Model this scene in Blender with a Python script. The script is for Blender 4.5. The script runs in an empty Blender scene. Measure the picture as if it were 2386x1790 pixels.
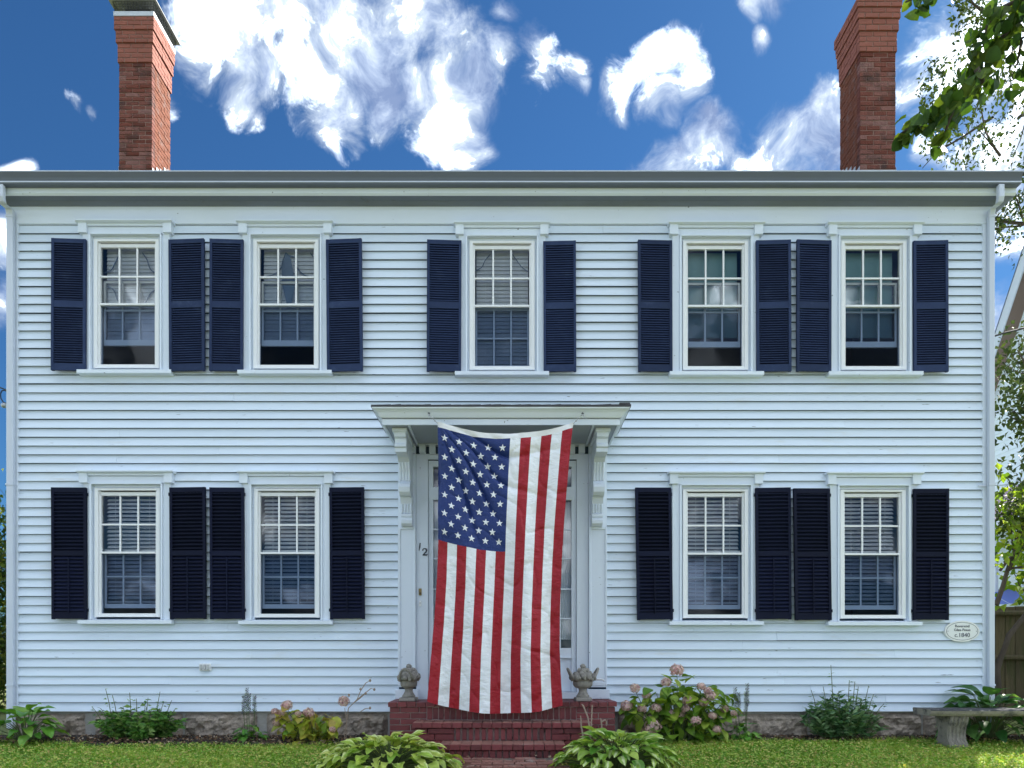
import bpy, math, random
import numpy as np
from mathutils import Vector, Matrix, noise as mnoise

random.seed(7)
RNG = np.random.default_rng(7)
S = bpy.context.scene
COL = S.collection
R = math.radians

# ------------------------------------------------------------------ camera
F, CX, HY, D, ZC = 1723.0, 1193.0, 1535.0, 8.615, 0.93   # focal length (photo px), principal x, horizon y, distance to facade, eye height


def P(px, py, y=0.0):
    """photo pixel at depth y (0 = facade, negative = towards the camera) -> x, z in metres"""
    Z = D + y
    return (px - CX) * Z / F, ZC + (HY - py) * Z / F


def PX(px, y=0.0):
    return (px - CX) * (D + y) / F


def PZ(py, y=0.0):
    return ZC + (HY - py) * (D + y) / F


cam = bpy.data.objects.new('camera', bpy.data.cameras.new('camera'))
COL.objects.link(cam)
cam.location = (0, -D, ZC)
cam.rotation_euler = (R(90), 0, 0)
cam.data.sensor_width = 36
cam.data.lens = 36 * F / 2386
cam.data.shift_y = (HY - 895) / 2386
cam.data.clip_end = 2000
S.camera = cam

# ------------------------------------------------------------------ light
SUN_DIR = Vector((0.64, 0.52, 0.74)).normalized()       # towards the sun: behind the house, to the right
sl = bpy.data.lights.new('sun', 'SUN')
sl.energy = 2.6
sl.angle = R(0.53)
sl.color = (1.0, 0.94, 0.84)
sun = bpy.data.objects.new('sun', sl)
COL.objects.link(sun)
sun.rotation_euler = SUN_DIR.to_track_quat('Z', 'Y').to_euler()
sun.location = SUN_DIR * 60

S.view_settings.view_transform = 'Standard'
S.view_settings.look = 'None'
S.view_settings.exposure = 2.5
S.view_settings.gamma = 1.0
S.view_settings.use_curve_mapping = False


# ------------------------------------------------------------------ node helpers
class NT:
    def __init__(self, tree):
        self.t = tree
        self.n = tree.nodes
        self.n.clear()

    def new(self, typ, **kw):
        nd = self.n.new(typ)
        for k, v in kw.items():
            setattr(nd, k, v)
        return nd

    def set(self, nd, i, v):
        if hasattr(v, 'is_output'):
            self.t.links.new(v, nd.inputs[i])
        elif v is not None:
            if nd.inputs[i].type == 'VECTOR' and hasattr(v, '__len__'):
                v = tuple(v)[:3]
            nd.inputs[i].default_value = v

    def math(self, op, a, b=None, c=None, clamp=False):
        nd = self.new('ShaderNodeMath', operation=op, use_clamp=clamp)
        for i, v in enumerate((a, b, c)):
            self.set(nd, i, v)
        return nd.outputs[0]

    def vmath(self, op, a, b=None, out=0):
        nd = self.new('ShaderNodeVectorMath', operation=op)
        self.set(nd, 0, a)
        self.set(nd, 1, b)
        return nd.outputs[out]

    def mix(self, f, a, b, mode='MIX'):
        nd = self.new('ShaderNodeMix', data_type='RGBA', blend_type=mode)
        self.set(nd, 0, f)
        self.set(nd, 6, a)
        self.set(nd, 7, b)
        return nd.outputs[2]

    def noise(self, vec, scale, detail=4, rough=0.55, dist=0.0):
        nd = self.new('ShaderNodeTexNoise')
        self.set(nd, 0, vec)
        nd.inputs['Scale'].default_value = scale
        nd.inputs['Detail'].default_value = detail
        nd.inputs['Roughness'].default_value = rough
        nd.inputs['Distortion'].default_value = dist
        return nd

    def ramp(self, f, stops, interp='LINEAR'):
        nd = self.new('ShaderNodeValToRGB')
        cr = nd.color_ramp
        cr.interpolation = interp
        while len(cr.elements) < len(stops):
            cr.elements.new(0.5)
        for e, (p, c) in zip(cr.elements, stops):
            e.position = p
            e.color = c if len(c) == 4 else (*c, 1)
        self.set(nd, 0, f)
        return nd.outputs[0]

    def smooth(self, v, lo, hi):
        nd = self.new('ShaderNodeMapRange', interpolation_type='SMOOTHSTEP')
        self.set(nd, 0, v)
        nd.inputs[1].default_value = lo
        nd.inputs[2].default_value = hi
        return nd.outputs[0]


def c4(c):
    return (*c, 1.0)


# ------------------------------------------------------------------ sky: clear blue with cumulus
W = bpy.data.worlds.new('World')
S.world = W
W.use_nodes = True
w = NT(W.node_tree)
tc = w.new('ShaderNodeTexCoord').outputs['Generated']
sky = w.new('ShaderNodeTexSky', sky_type='NISHITA')
sky.sun_disc = False
sky.sun_elevation = math.asin(SUN_DIR.z)
sky.sun_rotation = math.atan2(SUN_DIR.x, SUN_DIR.y)
sky.altitude = 0
sky.air_density = 1.0
sky.dust_density = 0.3
sky.ozone_density = 4.0
CLOUDS = [  # centre (photo px) and radius (photo px) of the cloud heads in view
    (470, 40, 120), (560, 95, 105), (650, 60, 120), (760, 40, 150), (860, 90, 135), (960, 40, 140), (1050, 70, 115),
    (1110, 160, 95), (1040, 190, 110), (960, 180, 95), (700, 160, 105), (610, 180, 75), (560, 245, 45), (590, 285, 32),
    (760, 250, 66), (780, 320, 44), (786, 360, 30), (880, 215, 66), (1010, 260, 74), (1080, 290, 58), (1100, 345, 46),
    (1060, 350, 34), (1160, 140, 62), (540, 160, 60),
    (1275, 150, 66), (1260, 210, 62), (1330, 195, 52), (1240, 255, 34), (1355, 230, 26),
    (1450, 210, 62), (1500, 170, 58), (1560, 150, 55), (1590, 205, 46), (1545, 245, 56), (1470, 255, 36),
    (1560, 375, 66), (1620, 350, 72), (1670, 340, 58), (1635, 275, 38), (1520, 395, 50), (1725, 385, 50),
    (1800, 375, 85), (1870, 330, 85), (1930, 290, 80), (1950, 370, 90), (1830, 420, 70),
    (1780, 5, 56), (1750, 40, 32), (1845, 15, 30), (1745, 120, 26), (1190, 15, 40),
    (2180, 120, 92), (2250, 70, 105), (2330, 60, 130), (2210, 205, 80), (2120, 215, 48), (2310, 200, 130), (2260, 330, 95),
    (2350, 330, 120), (2160, 345, 42), (2340, 470, 110), (2360, 580, 60), (2340, 790, 90), (2370, 1000, 120),
    (215, 250, 30), (262, 278, 26), (185, 232, 22), (425, 270, 34), (450, 285, 22), (5, 375, 34), (0, 560, 70), (0, 690, 85),
]
CLOUDLUM = 12.5
warp = w.noise(tc, 9.0, 2, 0.6).outputs['Color']
warp = w.vmath('SUBTRACT', warp, (0.5, 0.5, 0.5))
wsc = w.new('ShaderNodeVectorMath', operation='SCALE')
w.set(wsc, 0, warp)
wsc.inputs['Scale'].default_value = 0.10
wdir = w.vmath('ADD', tc, wsc.outputs[0])
acc = None
for px, py, r in CLOUDS:
    d = Vector(((px - CX) / F, 1.0, (HY - py) / F))
    ln = d.length
    d.normalize()
    dist = w.vmath('DISTANCE', wdir, tuple(d), 1)
    v = w.math('MULTIPLY_ADD', dist, -1.0 / (1.12 * r / F / ln), 1.0)
    acc = v if acc is None else w.math('MAXIMUM', acc, v)
acc = w.math('MAXIMUM', acc, -0.6)
# elsewhere in the sky the same broken cumulus goes on
sep = w.new('ShaderNodeSeparateXYZ')
w.set(sep, 0, tc)
zz = w.math('ADD', w.math('ABSOLUTE', sep.outputs[2]), 0.22)
pl = w.new('ShaderNodeCombineXYZ')
w.set(pl, 0, w.math('DIVIDE', sep.outputs[0], zz))
w.set(pl, 1, w.math('DIVIDE', sep.outputs[1], zz))
far = w.noise(pl.outputs[0], 1.5, 3, 0.55).outputs[0]
far = w.math('MULTIPLY_ADD', far, 4.6, -1.85)
view = w.vmath('DOT_PRODUCT', tc, tuple(Vector((0, 0.84, 0.54)).normalized()), 1)
inview = w.smooth(view, 0.62, 0.72)
fb = w.noise(wdir, 12.0, 6, 0.66).outputs[0]
shade_n = w.noise(wdir, 10.0, 6, 0.64).outputs[0]
skc = w.mix(1.0, sky.outputs[0], (0.096, 0.187, 0.26, 1), 'MULTIPLY')


def sky_branch(cover):
    dens = w.math('ADD', cover, w.math('MULTIPLY_ADD', fb, 2.4, -1.36))
    alpha = w.smooth(dens, -0.2, 0.75)
    # thick heads are white, thin veils and the undersides grey-blue
    lit = w.math('ADD', w.math('MULTIPLY', dens, 0.16), w.math('MULTIPLY_ADD', shade_n, 2.6, -0.86))
    ccol = w.ramp(lit, [(0.14, (0.055, 0.075, 0.125)), (0.34, (0.10, 0.125, 0.175)), (0.52, (0.17, 0.195, 0.225)), (0.76, (0.95, 1.05, 1.15))])
    cl = w.new('ShaderNodeVectorMath', operation='SCALE')
    w.set(cl, 0, ccol)
    cl.inputs['Scale'].default_value = CLOUDLUM
    col = w.mix(w.math('MULTIPLY', alpha, 0.97), skc, cl.outputs[0])
    bg = w.new('ShaderNodeBackground')
    w.set(bg, 0, col)
    bg.inputs[1].default_value = 0.075
    return bg.outputs[0]


mixs = w.new('ShaderNodeMixShader')
w.set(mixs, 0, inview)
w.set(mixs, 1, sky_branch(far))
w.set(mixs, 2, sky_branch(acc))
wo = w.new('ShaderNodeOutputWorld')
w.set(wo, 0, mixs.outputs[0])
W.cycles.sampling_method = 'MANUAL'
W.cycles.sample_map_resolution = 512

S.cycles.max_bounces = 5
S.cycles.diffuse_bounces = 3
S.cycles.glossy_bounces = 2
S.cycles.transmission_bounces = 3
S.cycles.transparent_max_bounces = 10
S.cycles.caustics_reflective = False
S.cycles.caustics_refractive = False
S.cycles.sample_clamp_indirect = 6


# ------------------------------------------------------------------ materials
def mat(name, base, rough=0.55, var=0.12, scale=6.0, rand=0.0, bump=0.0, bscale=40.0, spec=0.35, tint=None, tintamt=0.0,
        dark=None, dscale=3.0, dlo=0.55, dhi=0.75, metal=0.0, stretch=None, coord='world', sheen=0.0, hue=0.0, specks=False):
    """procedural surface: base colour with two scales of noise, wear patches and relief"""
    m = bpy.data.materials.new(name)
    m.use_nodes = True
    t = NT(m.node_tree)
    if coord == 'world':
        vec = t.new('ShaderNodeNewGeometry').outputs['Position']
    else:
        vec = t.new('ShaderNodeTexCoord').outputs['Object']
    oi = t.new('ShaderNodeObjectInfo')
    if coord != 'world':
        vec = t.vmath('ADD', vec, t.vmath('SCALE', (37.0, 17.0, 91.0), None) if False else oi.outputs['Location'])
    if stretch:
        vec = t.vmath('MULTIPLY', vec, stretch)
    n1 = t.noise(vec, scale, 5, 0.6).outputs[0]
    f = t.math('MULTIPLY_ADD', n1, 2 * var, 1 - var)
    if rand:
        f = t.math('MULTIPLY', f, t.math('MULTIPLY_ADD', oi.outputs['Random'], 2 * rand, 1 - rand))
    bc = c4(base)
    if tint is not None:
        bc = t.mix(t.math('MULTIPLY', t.smooth(oi.outputs['Random'] if hue else n1, 0.35, 0.65) if not hue else oi.outputs['Random'], tintamt), c4(base), c4(tint))
    v = t.new('ShaderNodeVectorMath', operation='SCALE')
    t.set(v, 0, bc)
    t.set(v, 'Scale', f)
    colr = v.outputs[0]
    if dark is not None:
        n2 = t.noise(vec, dscale, 6, 0.65).outputs[0]
        colr = t.mix(t.smooth(n2, dlo, dhi), colr, c4(dark))
    if specks:
        n3 = t.noise(t.vmath('MULTIPLY', vec, (0.8, 1, 1.0)), 26.0, 3, 0.5).outputs[0]
        n4 = t.noise(vec, 2.3, 2).outputs[0]
        colr = t.mix(t.math('MULTIPLY', t.smooth(n3, 0.70, 0.76), t.smooth(n4, 0.45, 0.6)), colr, (0.20, 0.22, 0.24, 1))
    b = t.new('ShaderNodeBsdfPrincipled')
    t.set(b, 'Base Color', colr)
    b.inputs['Roughness'].default_value = rough
    b.inputs['Specular IOR Level'].default_value = spec
    b.inputs['Metallic'].default_value = metal
    if sheen:
        b.inputs['Sheen Weight'].default_value = sheen
    if bump:
        bp = t.new('ShaderNodeBump')
        bp.inputs['Strength'].default_value = bump
        bp.inputs['Distance'].default_value = 0.02
        t.set(bp, 'Height', t.noise(vec, bscale, 6, 0.65).outputs[0])
        t.set(b, 'Normal', bp.outputs[0])
    o = t.new('ShaderNodeOutputMaterial')
    t.set(o, 0, b.outputs[0])
    return m


def leaf_mat(name, stops, trans=0.35, rough=0.45, attr=None, pale=None, pale_lo=0.3, pale_hi=0.5, spec=0.4, invert=False):
    """leaf: colour picked per leaf (object random or the 'rnd' attribute), light passes through"""
    m = bpy.data.materials.new(name)
    m.use_nodes = True
    t = NT(m.node_tree)
    if attr:
        a = t.new('ShaderNodeAttribute', attribute_name=attr)
        rnd = a.outputs['Fac']
    else:
        rnd = t.new('ShaderNodeObjectInfo').outputs['Random']
    n = len(stops)
    colr = t.ramp(rnd, [(i / max(1, n - 1), s) for i, s in enumerate(stops)])
    pos = t.new('ShaderNodeNewGeometry').outputs['Position']
    nz = t.noise(pos, 14.0, 4).outputs[0]
    colr = t.mix(1.0, colr, t.ramp(nz, [(0.3, (0.72, 0.72, 0.72)), (0.7, (1.25, 1.25, 1.25))]), 'MULTIPLY')
    if pale is not None:
        ac = t.new('ShaderNodeAttribute', attribute_name='across').outputs['Fac']
        wob = t.math('ADD', ac, t.math('MULTIPLY_ADD', t.noise(pos, 40.0, 3).outputs[0], 0.35, -0.17))
        fac = t.smooth(wob, pale_lo, pale_hi)
        if invert:
            fac = t.math('SUBTRACT', 1.0, fac)
        # only some leaves are strongly variegated
        fac = t.math('MULTIPLY', fac, t.smooth(t.math('FRACT', t.math('MULTIPLY', rnd, 7.13)), 0.25, 0.7))
        colr = t.mix(fac, colr, c4(pale))
    d = t.new('ShaderNodeBsdfPrincipled')
    t.set(d, 'Base Color', colr)
    d.inputs['Roughness'].default_value = rough
    d.inputs['Specular IOR Level'].default_value = spec
    tr = t.new('ShaderNodeBsdfTranslucent')
    t.set(tr, 0, t.mix(1.0, colr, (1.5, 1.6, 0.7, 1), 'MULTIPLY'))
    mx = t.new('ShaderNodeMixShader')
    mx.inputs[0].default_value = trans
    t.set(mx, 1, d.outputs[0])
    t.set(mx, 2, tr.outputs[0])
    o = t.new('ShaderNodeOutputMaterial')
    t.set(o, 0, mx.outputs[0])
    return m


def glass_mat(name, tint=(0.95, 0.97, 0.98), refl=1.6, haze=0.0):
    """window pane: lets light through, mirrors the sky by Fresnel, slightly wavy"""
    m = bpy.data.materials.new(name)
    m.use_nodes = True
    t = NT(m.node_tree)
    g = t.new('ShaderNodeBsdfGlossy')
    g.inputs['Roughness'].default_value = 0.02
    g.inputs['Color'].default_value = (0.95, 0.97, 1, 1)
    pos = t.new('ShaderNodeNewGeometry').outputs['Position']
    bp = t.new('ShaderNodeBump')
    bp.inputs['Strength'].default_value = 0.06
    bp.inputs['Distance'].default_value = 0.02
    t.set(bp, 'Height', t.noise(pos, 3.5, 1).outputs[0])
    t.set(g, 'Normal', bp.outputs[0])
    tr = t.new('ShaderNodeBsdfTransparent')
    tr.inputs[0].default_value = c4(tint)
    fr = t.new('ShaderNodeFresnel')
    fr.inputs[0].default_value = 1.5
    mx = t.new('ShaderNodeMixShader')
    t.set(mx, 0, t.math('MULTIPLY', fr.outputs[0], refl, clamp=True))
    t.set(mx, 1, tr.outputs[0])
    t.set(mx, 2, g.outputs[0])
    last = mx.outputs[0]
    if haze:
        df = t.new('ShaderNodeBsdfDiffuse')
        df.inputs[0].default_value = (0.20, 0.23, 0.28, 1)
        m2 = t.new('ShaderNodeMixShader')
        m2.inputs[0].default_value = haze
        t.set(m2, 1, last)
        t.set(m2, 2, df.outputs[0])
        last = m2.outputs[0]
    o = t.new('ShaderNodeOutputMaterial')
    t.set(o, 0, last)
    return m


M = {}
M['paint'] = mat('white_clapboard_paint', (0.69, 0.78, 0.88), 0.5, 0.05, 1.6, rand=0.035, bump=0.10, bscale=9, dark=(0.62, 0.64, 0.62),
                 dscale=4.0, dlo=0.55, dhi=0.85, stretch=(0.35, 1, 2.2), specks=True)
M['trim'] = mat('white_trim_paint', (0.74, 0.81, 0.90), 0.42, 0.03, 2.0, rand=0.02, bump=0.06, bscale=14, dark=(0.6, 0.62, 0.60), dscale=7, dlo=0.66, dhi=0.9, specks=True)
M['gutter'] = mat('shade_slate_aluminium', (0.115, 0.135, 0.175), 0.4, 0.06, 1.5, spec=0.5)  # aluminium darkened to slate, with the gutter's shade put into the colour
M['soffit'] = mat('shade_dark_soffit_paint', (0.17, 0.195, 0.24), 0.7, 0.15, 3.0, dark=(0.12, 0.13, 0.12), dscale=5, dlo=0.6, dhi=0.8)  # shadow under the eave put into the paint, bed moulding too
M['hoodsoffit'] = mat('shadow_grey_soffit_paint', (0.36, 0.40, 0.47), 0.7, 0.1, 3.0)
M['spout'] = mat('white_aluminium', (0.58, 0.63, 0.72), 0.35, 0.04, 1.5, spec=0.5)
M['vinyl'] = mat('white_vinyl', (0.84, 0.85, 0.86), 0.32, 0.02, 3.0)
M['shutter'] = mat('navy_shutter_paint', (0.006, 0.009, 0.028), 0.65, 0.25, 5.0, rand=0.25, bump=0.05, bscale=40, dark=(0.02, 0.028, 0.05), dscale=9, dlo=0.62, dhi=0.95, spec=0.15)
M['shutter2'] = mat('weathered_navy_shutter_paint', (0.026, 0.042, 0.100), 0.65, 0.28, 5.0, rand=0.22, bump=0.05, bscale=40, dark=(0.08, 0.11, 0.18), dscale=5, dlo=0.55, dhi=0.95, spec=0.15)
M['glass'] = glass_mat('window_glass', refl=1.4)
M['dimglass'] = glass_mat('screened_glass', tint=(0.46, 0.53, 0.64), refl=0.22, haze=0.012)
M['blind'] = mat('white_blind_slats', (0.80, 0.81, 0.86), 0.5, 0.04, 3.0)
M['shade'] = mat('green_grey_roller_shade', (0.24, 0.40, 0.40), 0.8, 0.06, 4.0)
M['curtain'] = mat('grey_curtain_edge', (0.20, 0.25, 0.34), 0.8, 0.1, 10.0)
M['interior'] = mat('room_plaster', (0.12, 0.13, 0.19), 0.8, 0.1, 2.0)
M['shingle'] = mat('dark_roof_shingle', (0.07, 0.07, 0.08), 0.9, 0.3, 12.0, bump=0.6, bscale=40)
M['lead'] = mat('lead_flashing', (0.55, 0.58, 0.62), 0.45, 0.15, 8.0, metal=0.2)
M['mortar'] = mat('chimney_mortar', (0.30, 0.19, 0.16), 0.9, 0.15, 20.0, bump=0.5, bscale=60)
M['brick'] = mat('old_chimney_brick', (0.24, 0.055, 0.030), 0.85, 0.35, 18.0, rand=0.5, bump=0.7, bscale=50, dark=(0.05, 0.03, 0.027), dscale=3.5, dlo=0.46, dhi=0.7, tint=(0.15, 0.075, 0.065), tintamt=0.95, hue=1)
M['brickside'] = mat('weathered_chimney_brick', (0.19, 0.060, 0.030), 0.9, 0.5, 12.0, bump=0.8, bscale=40, dark=(0.20, 0.11, 0.09), dscale=9.0, dlo=0.5, dhi=0.66)
M['brickcap'] = mat('rebuilt_corbel_brick', (0.26, 0.088, 0.062), 0.8, 0.12, 10.0, rand=0.1, bump=0.3, bscale=50)
M['stoop'] = mat('maroon_painted_brick', (0.155, 0.029, 0.031), 0.55, 0.28, 9.0, rand=0.25, bump=0.35, bscale=50, dark=(0.06, 0.02, 0.02), dscale=5.0, dlo=0.6, dhi=0.85, spec=0.45)
M['tread'] = mat('worn_step_brick', (0.24, 0.11, 0.085), 0.8, 0.25, 9.0, rand=0.15, bump=0.4, bscale=50, dark=(0.36, 0.30, 0.26), dscale=8, dlo=0.52, dhi=0.8)
M['stoopm'] = mat('stoop_mortar', (0.40, 0.30, 0.28), 0.9, 0.4, 14.0, bump=0.4, dark=(0.02, 0.015, 0.015), dscale=4, dlo=0.56, dhi=0.66)
M['granite'] = mat('rough_granite', (0.35, 0.29, 0.235), 0.9, 0.7, 30.0, bump=1.0, bscale=45, dark=(0.34, 0.25, 0.17), dscale=2.2, dlo=0.52, dhi=0.75)
M['found'] = mat('foundation_mortar', (0.38, 0.36, 0.33), 0.9, 0.2, 15.0, bump=0.5)
M['urn'] = mat('cast_stone', (0.30, 0.28, 0.25), 0.9, 0.25, 30.0, bump=0.6, bscale=70, dark=(0.14, 0.13, 0.11), dscale=12, dlo=0.5, dhi=0.75, coord='obj')
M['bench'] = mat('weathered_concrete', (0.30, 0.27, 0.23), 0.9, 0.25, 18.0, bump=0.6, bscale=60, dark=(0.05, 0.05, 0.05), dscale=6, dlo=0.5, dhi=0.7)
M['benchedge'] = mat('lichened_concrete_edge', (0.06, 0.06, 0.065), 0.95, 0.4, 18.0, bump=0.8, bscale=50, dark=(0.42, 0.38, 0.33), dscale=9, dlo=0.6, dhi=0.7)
M['soil'] = mat('bed_soil', (0.035, 0.028, 0.024), 0.95, 0.4, 20.0, bump=1.0, bscale=30, dark=(0.10, 0.06, 0.045), dscale=25, dlo=0.55, dhi=0.68)
M['lawn'] = mat('lawn_thatch', (0.16, 0.19, 0.055), 0.95, 0.4, 9.0, bump=1.0, bscale=60, dark=(0.10, 0.085, 0.04), dscale=14, dlo=0.5, dhi=0.7)
M['path'] = mat('trodden_brick_path', (0.20, 0.11, 0.085), 0.9, 0.3, 12.0, bump=0.6, bscale=40, dark=(0.13, 0.12, 0.10), dscale=9, dlo=0.5, dhi=0.6)
M['shadowback'] = mat('shadow_dark_backing', (0.05, 0.08, 0.12), 0.9, 0.2, 4)  # dark backing that paints in shade between clapboards and behind dentils
M['concrete'] = mat('pale_concrete', (0.38, 0.37, 0.35), 0.9, 0.1, 5, bump=0.2)
M['asphalt'] = mat('worn_asphalt', (0.10, 0.10, 0.10), 0.9, 0.15, 5, bump=0.3)
M['black'] = mat('black_iron', (0.02, 0.02, 0.022), 0.5, 0.1, 10)
M['brass'] = mat('aged_brass', (0.22, 0.16, 0.07), 0.4, 0.2, 30, metal=0.8)
M['steel'] = mat('galvanised_steel', (0.45, 0.46, 0.47), 0.35, 0.1, 20, metal=0.8)
M['capmetal'] = mat('dark_cap_metal', (0.05, 0.05, 0.055), 0.5, 0.3, 12, metal=0.3)
M['capunder'] = mat('galvanised_cap_lid', (0.30, 0.32, 0.33), 0.5, 0.15, 6)
M['plaque'] = mat('white_plaque_enamel', (0.80, 0.81, 0.80), 0.35, 0.02, 5)
M['letter'] = mat('dark_lettering', (0.05, 0.06, 0.08), 0.5, 0.05, 10)
M['bark'] = mat('brown_bark', (0.085, 0.066, 0.052), 0.95, 0.4, 16, bump=1.0, bscale=40, stretch=(1, 1, 0.3))
M['twig'] = mat('dry_stem', (0.34, 0.26, 0.20), 0.9, 0.3, 30)
M['stem'] = mat('green_stem', (0.10, 0.13, 0.05), 0.7, 0.3, 30)
M['woodfence'] = mat('mossy_fence_board', (0.085, 0.066, 0.034), 0.9, 0.4, 5.0, rand=0.25, bump=0.7, bscale=20, stretch=(6, 6, 0.7), dark=(0.045, 0.052, 0.014), dscale=3, dlo=0.45, dhi=0.7)
M['tarp'] = mat('blue_canopy_fabric', (0.13, 0.19, 0.52), 0.6, 0.06, 4)
M['pinkroof'] = mat('pale_mauve_shingles', (0.42, 0.33, 0.42), 0.9, 0.25, 6, bump=0.5, bscale=20)
M['blueroof'] = mat('blue_grey_shingles', (0.16, 0.20, 0.30), 0.9, 0.25, 8, bump=0.5, bscale=20)
M['nsoffit'] = mat('brown_soffit', (0.20, 0.145, 0.12), 0.8, 0.1, 5)
M['wire'] = mat('black_cable', (0.03, 0.03, 0.035), 0.5, 0.05, 10)


def cloth_mat(name, base, sheen=0.06):
    m = bpy.data.materials.new(name)
    m.use_nodes = True
    t = NT(m.node_tree)
    pos = t.new('ShaderNodeNewGeometry').outputs['Position']
    wr = t.vmath('MULTIPLY', pos, (1.0, 1.0, 2.3))
    h = t.noise(wr, 16.0, 5, 0.55, 0.8).outputs[0]
    bp = t.new('ShaderNodeBump')
    bp.inputs['Strength'].default_value = 0.4
    bp.inputs['Distance'].default_value = 0.03
    t.set(bp, 'Height', h)
    n1 = t.noise(pos, 3.0, 3).outputs[0]
    v = t.new('ShaderNodeVectorMath', operation='SCALE')
    t.set(v, 0, c4(base))
    t.set(v, 'Scale', t.math('MULTIPLY_ADD', n1, 0.24, 0.88))
    b = t.new('ShaderNodeBsdfPrincipled')
    t.set(b, 'Base Color', v.outputs[0])
    b.inputs['Roughness'].default_value = 0.40
    b.inputs['Specular IOR Level'].default_value = 0.32
    b.inputs['Sheen Weight'].default_value = sheen
    t.set(b, 'Normal', bp.outputs[0])
    o = t.new('ShaderNodeOutputMaterial')
    t.set(o, 0, b.outputs[0])
    return m


M['flagred'] = cloth_mat('red_nylon', (0.33, 0.008, 0.018))
M['flagwhite'] = cloth_mat('white_nylon', (0.80, 0.82, 0.84))
M['flagblue'] = cloth_mat('blue_nylon', (0.010, 0.030, 0.15))
M['canvas'] = mat('white_canvas_header', (0.75, 0.75, 0.74), 0.8, 0.05, 10)

M['hosta'] = leaf_mat('variegated_hosta_leaf', [(0.20, 0.34, 0.04), (0.36, 0.46, 0.07), (0.52, 0.54, 0.14), (0.26, 0.40, 0.05)], 0.25, 0.4,
                      pale=(0.62, 0.68, 0.30), pale_lo=0.5, pale_hi=0.8)
M['hosta_r'] = leaf_mat('green_white_hosta_leaf', [(0.11, 0.27, 0.04), (0.26, 0.40, 0.06), (0.40, 0.50, 0.10), (0.16, 0.34, 0.05)], 0.25, 0.4,
                        pale=(0.62, 0.68, 0.36), pale_lo=0.15, pale_hi=0.45, invert=True)
M['hosta_green'] = leaf_mat('plain_green_hosta_leaf', [(0.06, 0.19, 0.02), (0.10, 0.27, 0.03), (0.20, 0.34, 0.05)], 0.25, 0.35)
M['hosta_dark'] = leaf_mat('dark_green_hosta_leaf', [(0.03, 0.11, 0.025), (0.07, 0.18, 0.045), (0.16, 0.27, 0.08)], 0.25, 0.35)
M['hyd_y'] = leaf_mat('yellowing_hydrangea_leaf', [(0.26, 0.34, 0.03), (0.42, 0.44, 0.05), (0.46, 0.34, 0.08), (0.16, 0.32, 0.04)], 0.3, 0.45)
M['hyd_g'] = leaf_mat('green_hydrangea_leaf', [(0.09, 0.20, 0.02), (0.18, 0.30, 0.03), (0.32, 0.40, 0.05)], 0.3, 0.45)
M['bloom'] = leaf_mat('faded_pink_bloom', [(0.50, 0.24, 0.25), (0.70, 0.45, 0.45), (0.62, 0.46, 0.36), (0.36, 0.18, 0.20)], 0.2, 0.8, attr='rnd')
M['shrub'] = leaf_mat('shrub_leaf', [(0.05, 0.16, 0.02), (0.10, 0.23, 0.04), (0.24, 0.36, 0.09)], 0.25, 0.45, attr='rnd')
M['shrub2'] = leaf_mat('grey_green_leaf', [(0.04, 0.12, 0.045), (0.09, 0.19, 0.07), (0.22, 0.32, 0.15)], 0.25, 0.45, attr='rnd')
M['spike'] = leaf_mat('flower_spike', [(0.07, 0.16, 0.05), (0.16, 0.11, 0.26), (0.20, 0.28, 0.12)], 0.2, 0.7, attr='rnd')
M['linden'] = leaf_mat('heart_leaf', [(0.025, 0.06, 0.012), (0.05, 0.10, 0.015), (0.10, 0.14, 0.02)], 0.28, 0.5, spec=0.15)
M['fineleaf'] = leaf_mat('small_tree_leaf', [(0.03, 0.05, 0.02), (0.055, 0.085, 0.025), (0.10, 0.13, 0.03)], 0.18, 0.5, attr='rnd', spec=0.12)
M['yleaf'] = leaf_mat('yellow_green_leaf', [(0.12, 0.22, 0.02), (0.22, 0.32, 0.03), (0.32, 0.36, 0.05)], 0.4, 0.5, attr='rnd', spec=0.12)
M['hedge'] = leaf_mat('hedge_leaf', [(0.03, 0.06, 0.015), (0.07, 0.12, 0.02), (0.25, 0.25, 0.04)], 0.3, 0.5, attr='rnd', spec=0.12)
M['grass'] = leaf_mat('grass_blade', [(0.10, 0.24, 0.02), (0.20, 0.38, 0.04), (0.35, 0.49, 0.08), (0.54, 0.50, 0.15)], 0.42, 0.6, attr='rnd', spec=0.2)
M['clover'] = leaf_mat('low_lawn_leaf', [(0.12, 0.30, 0.04), (0.28, 0.44, 0.08), (0.50, 0.54, 0.14), (0.54, 0.38, 0.15)], 0.25, 0.6, attr='rnd', spec=0.2)
M['litter'] = leaf_mat('dry_leaf', [(0.05, 0.03, 0.02), (0.14, 0.07, 0.04), (0.30, 0.20, 0.12), (0.42, 0.34, 0.26)], 0.1, 0.8, attr='rnd', spec=0.2)


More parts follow.
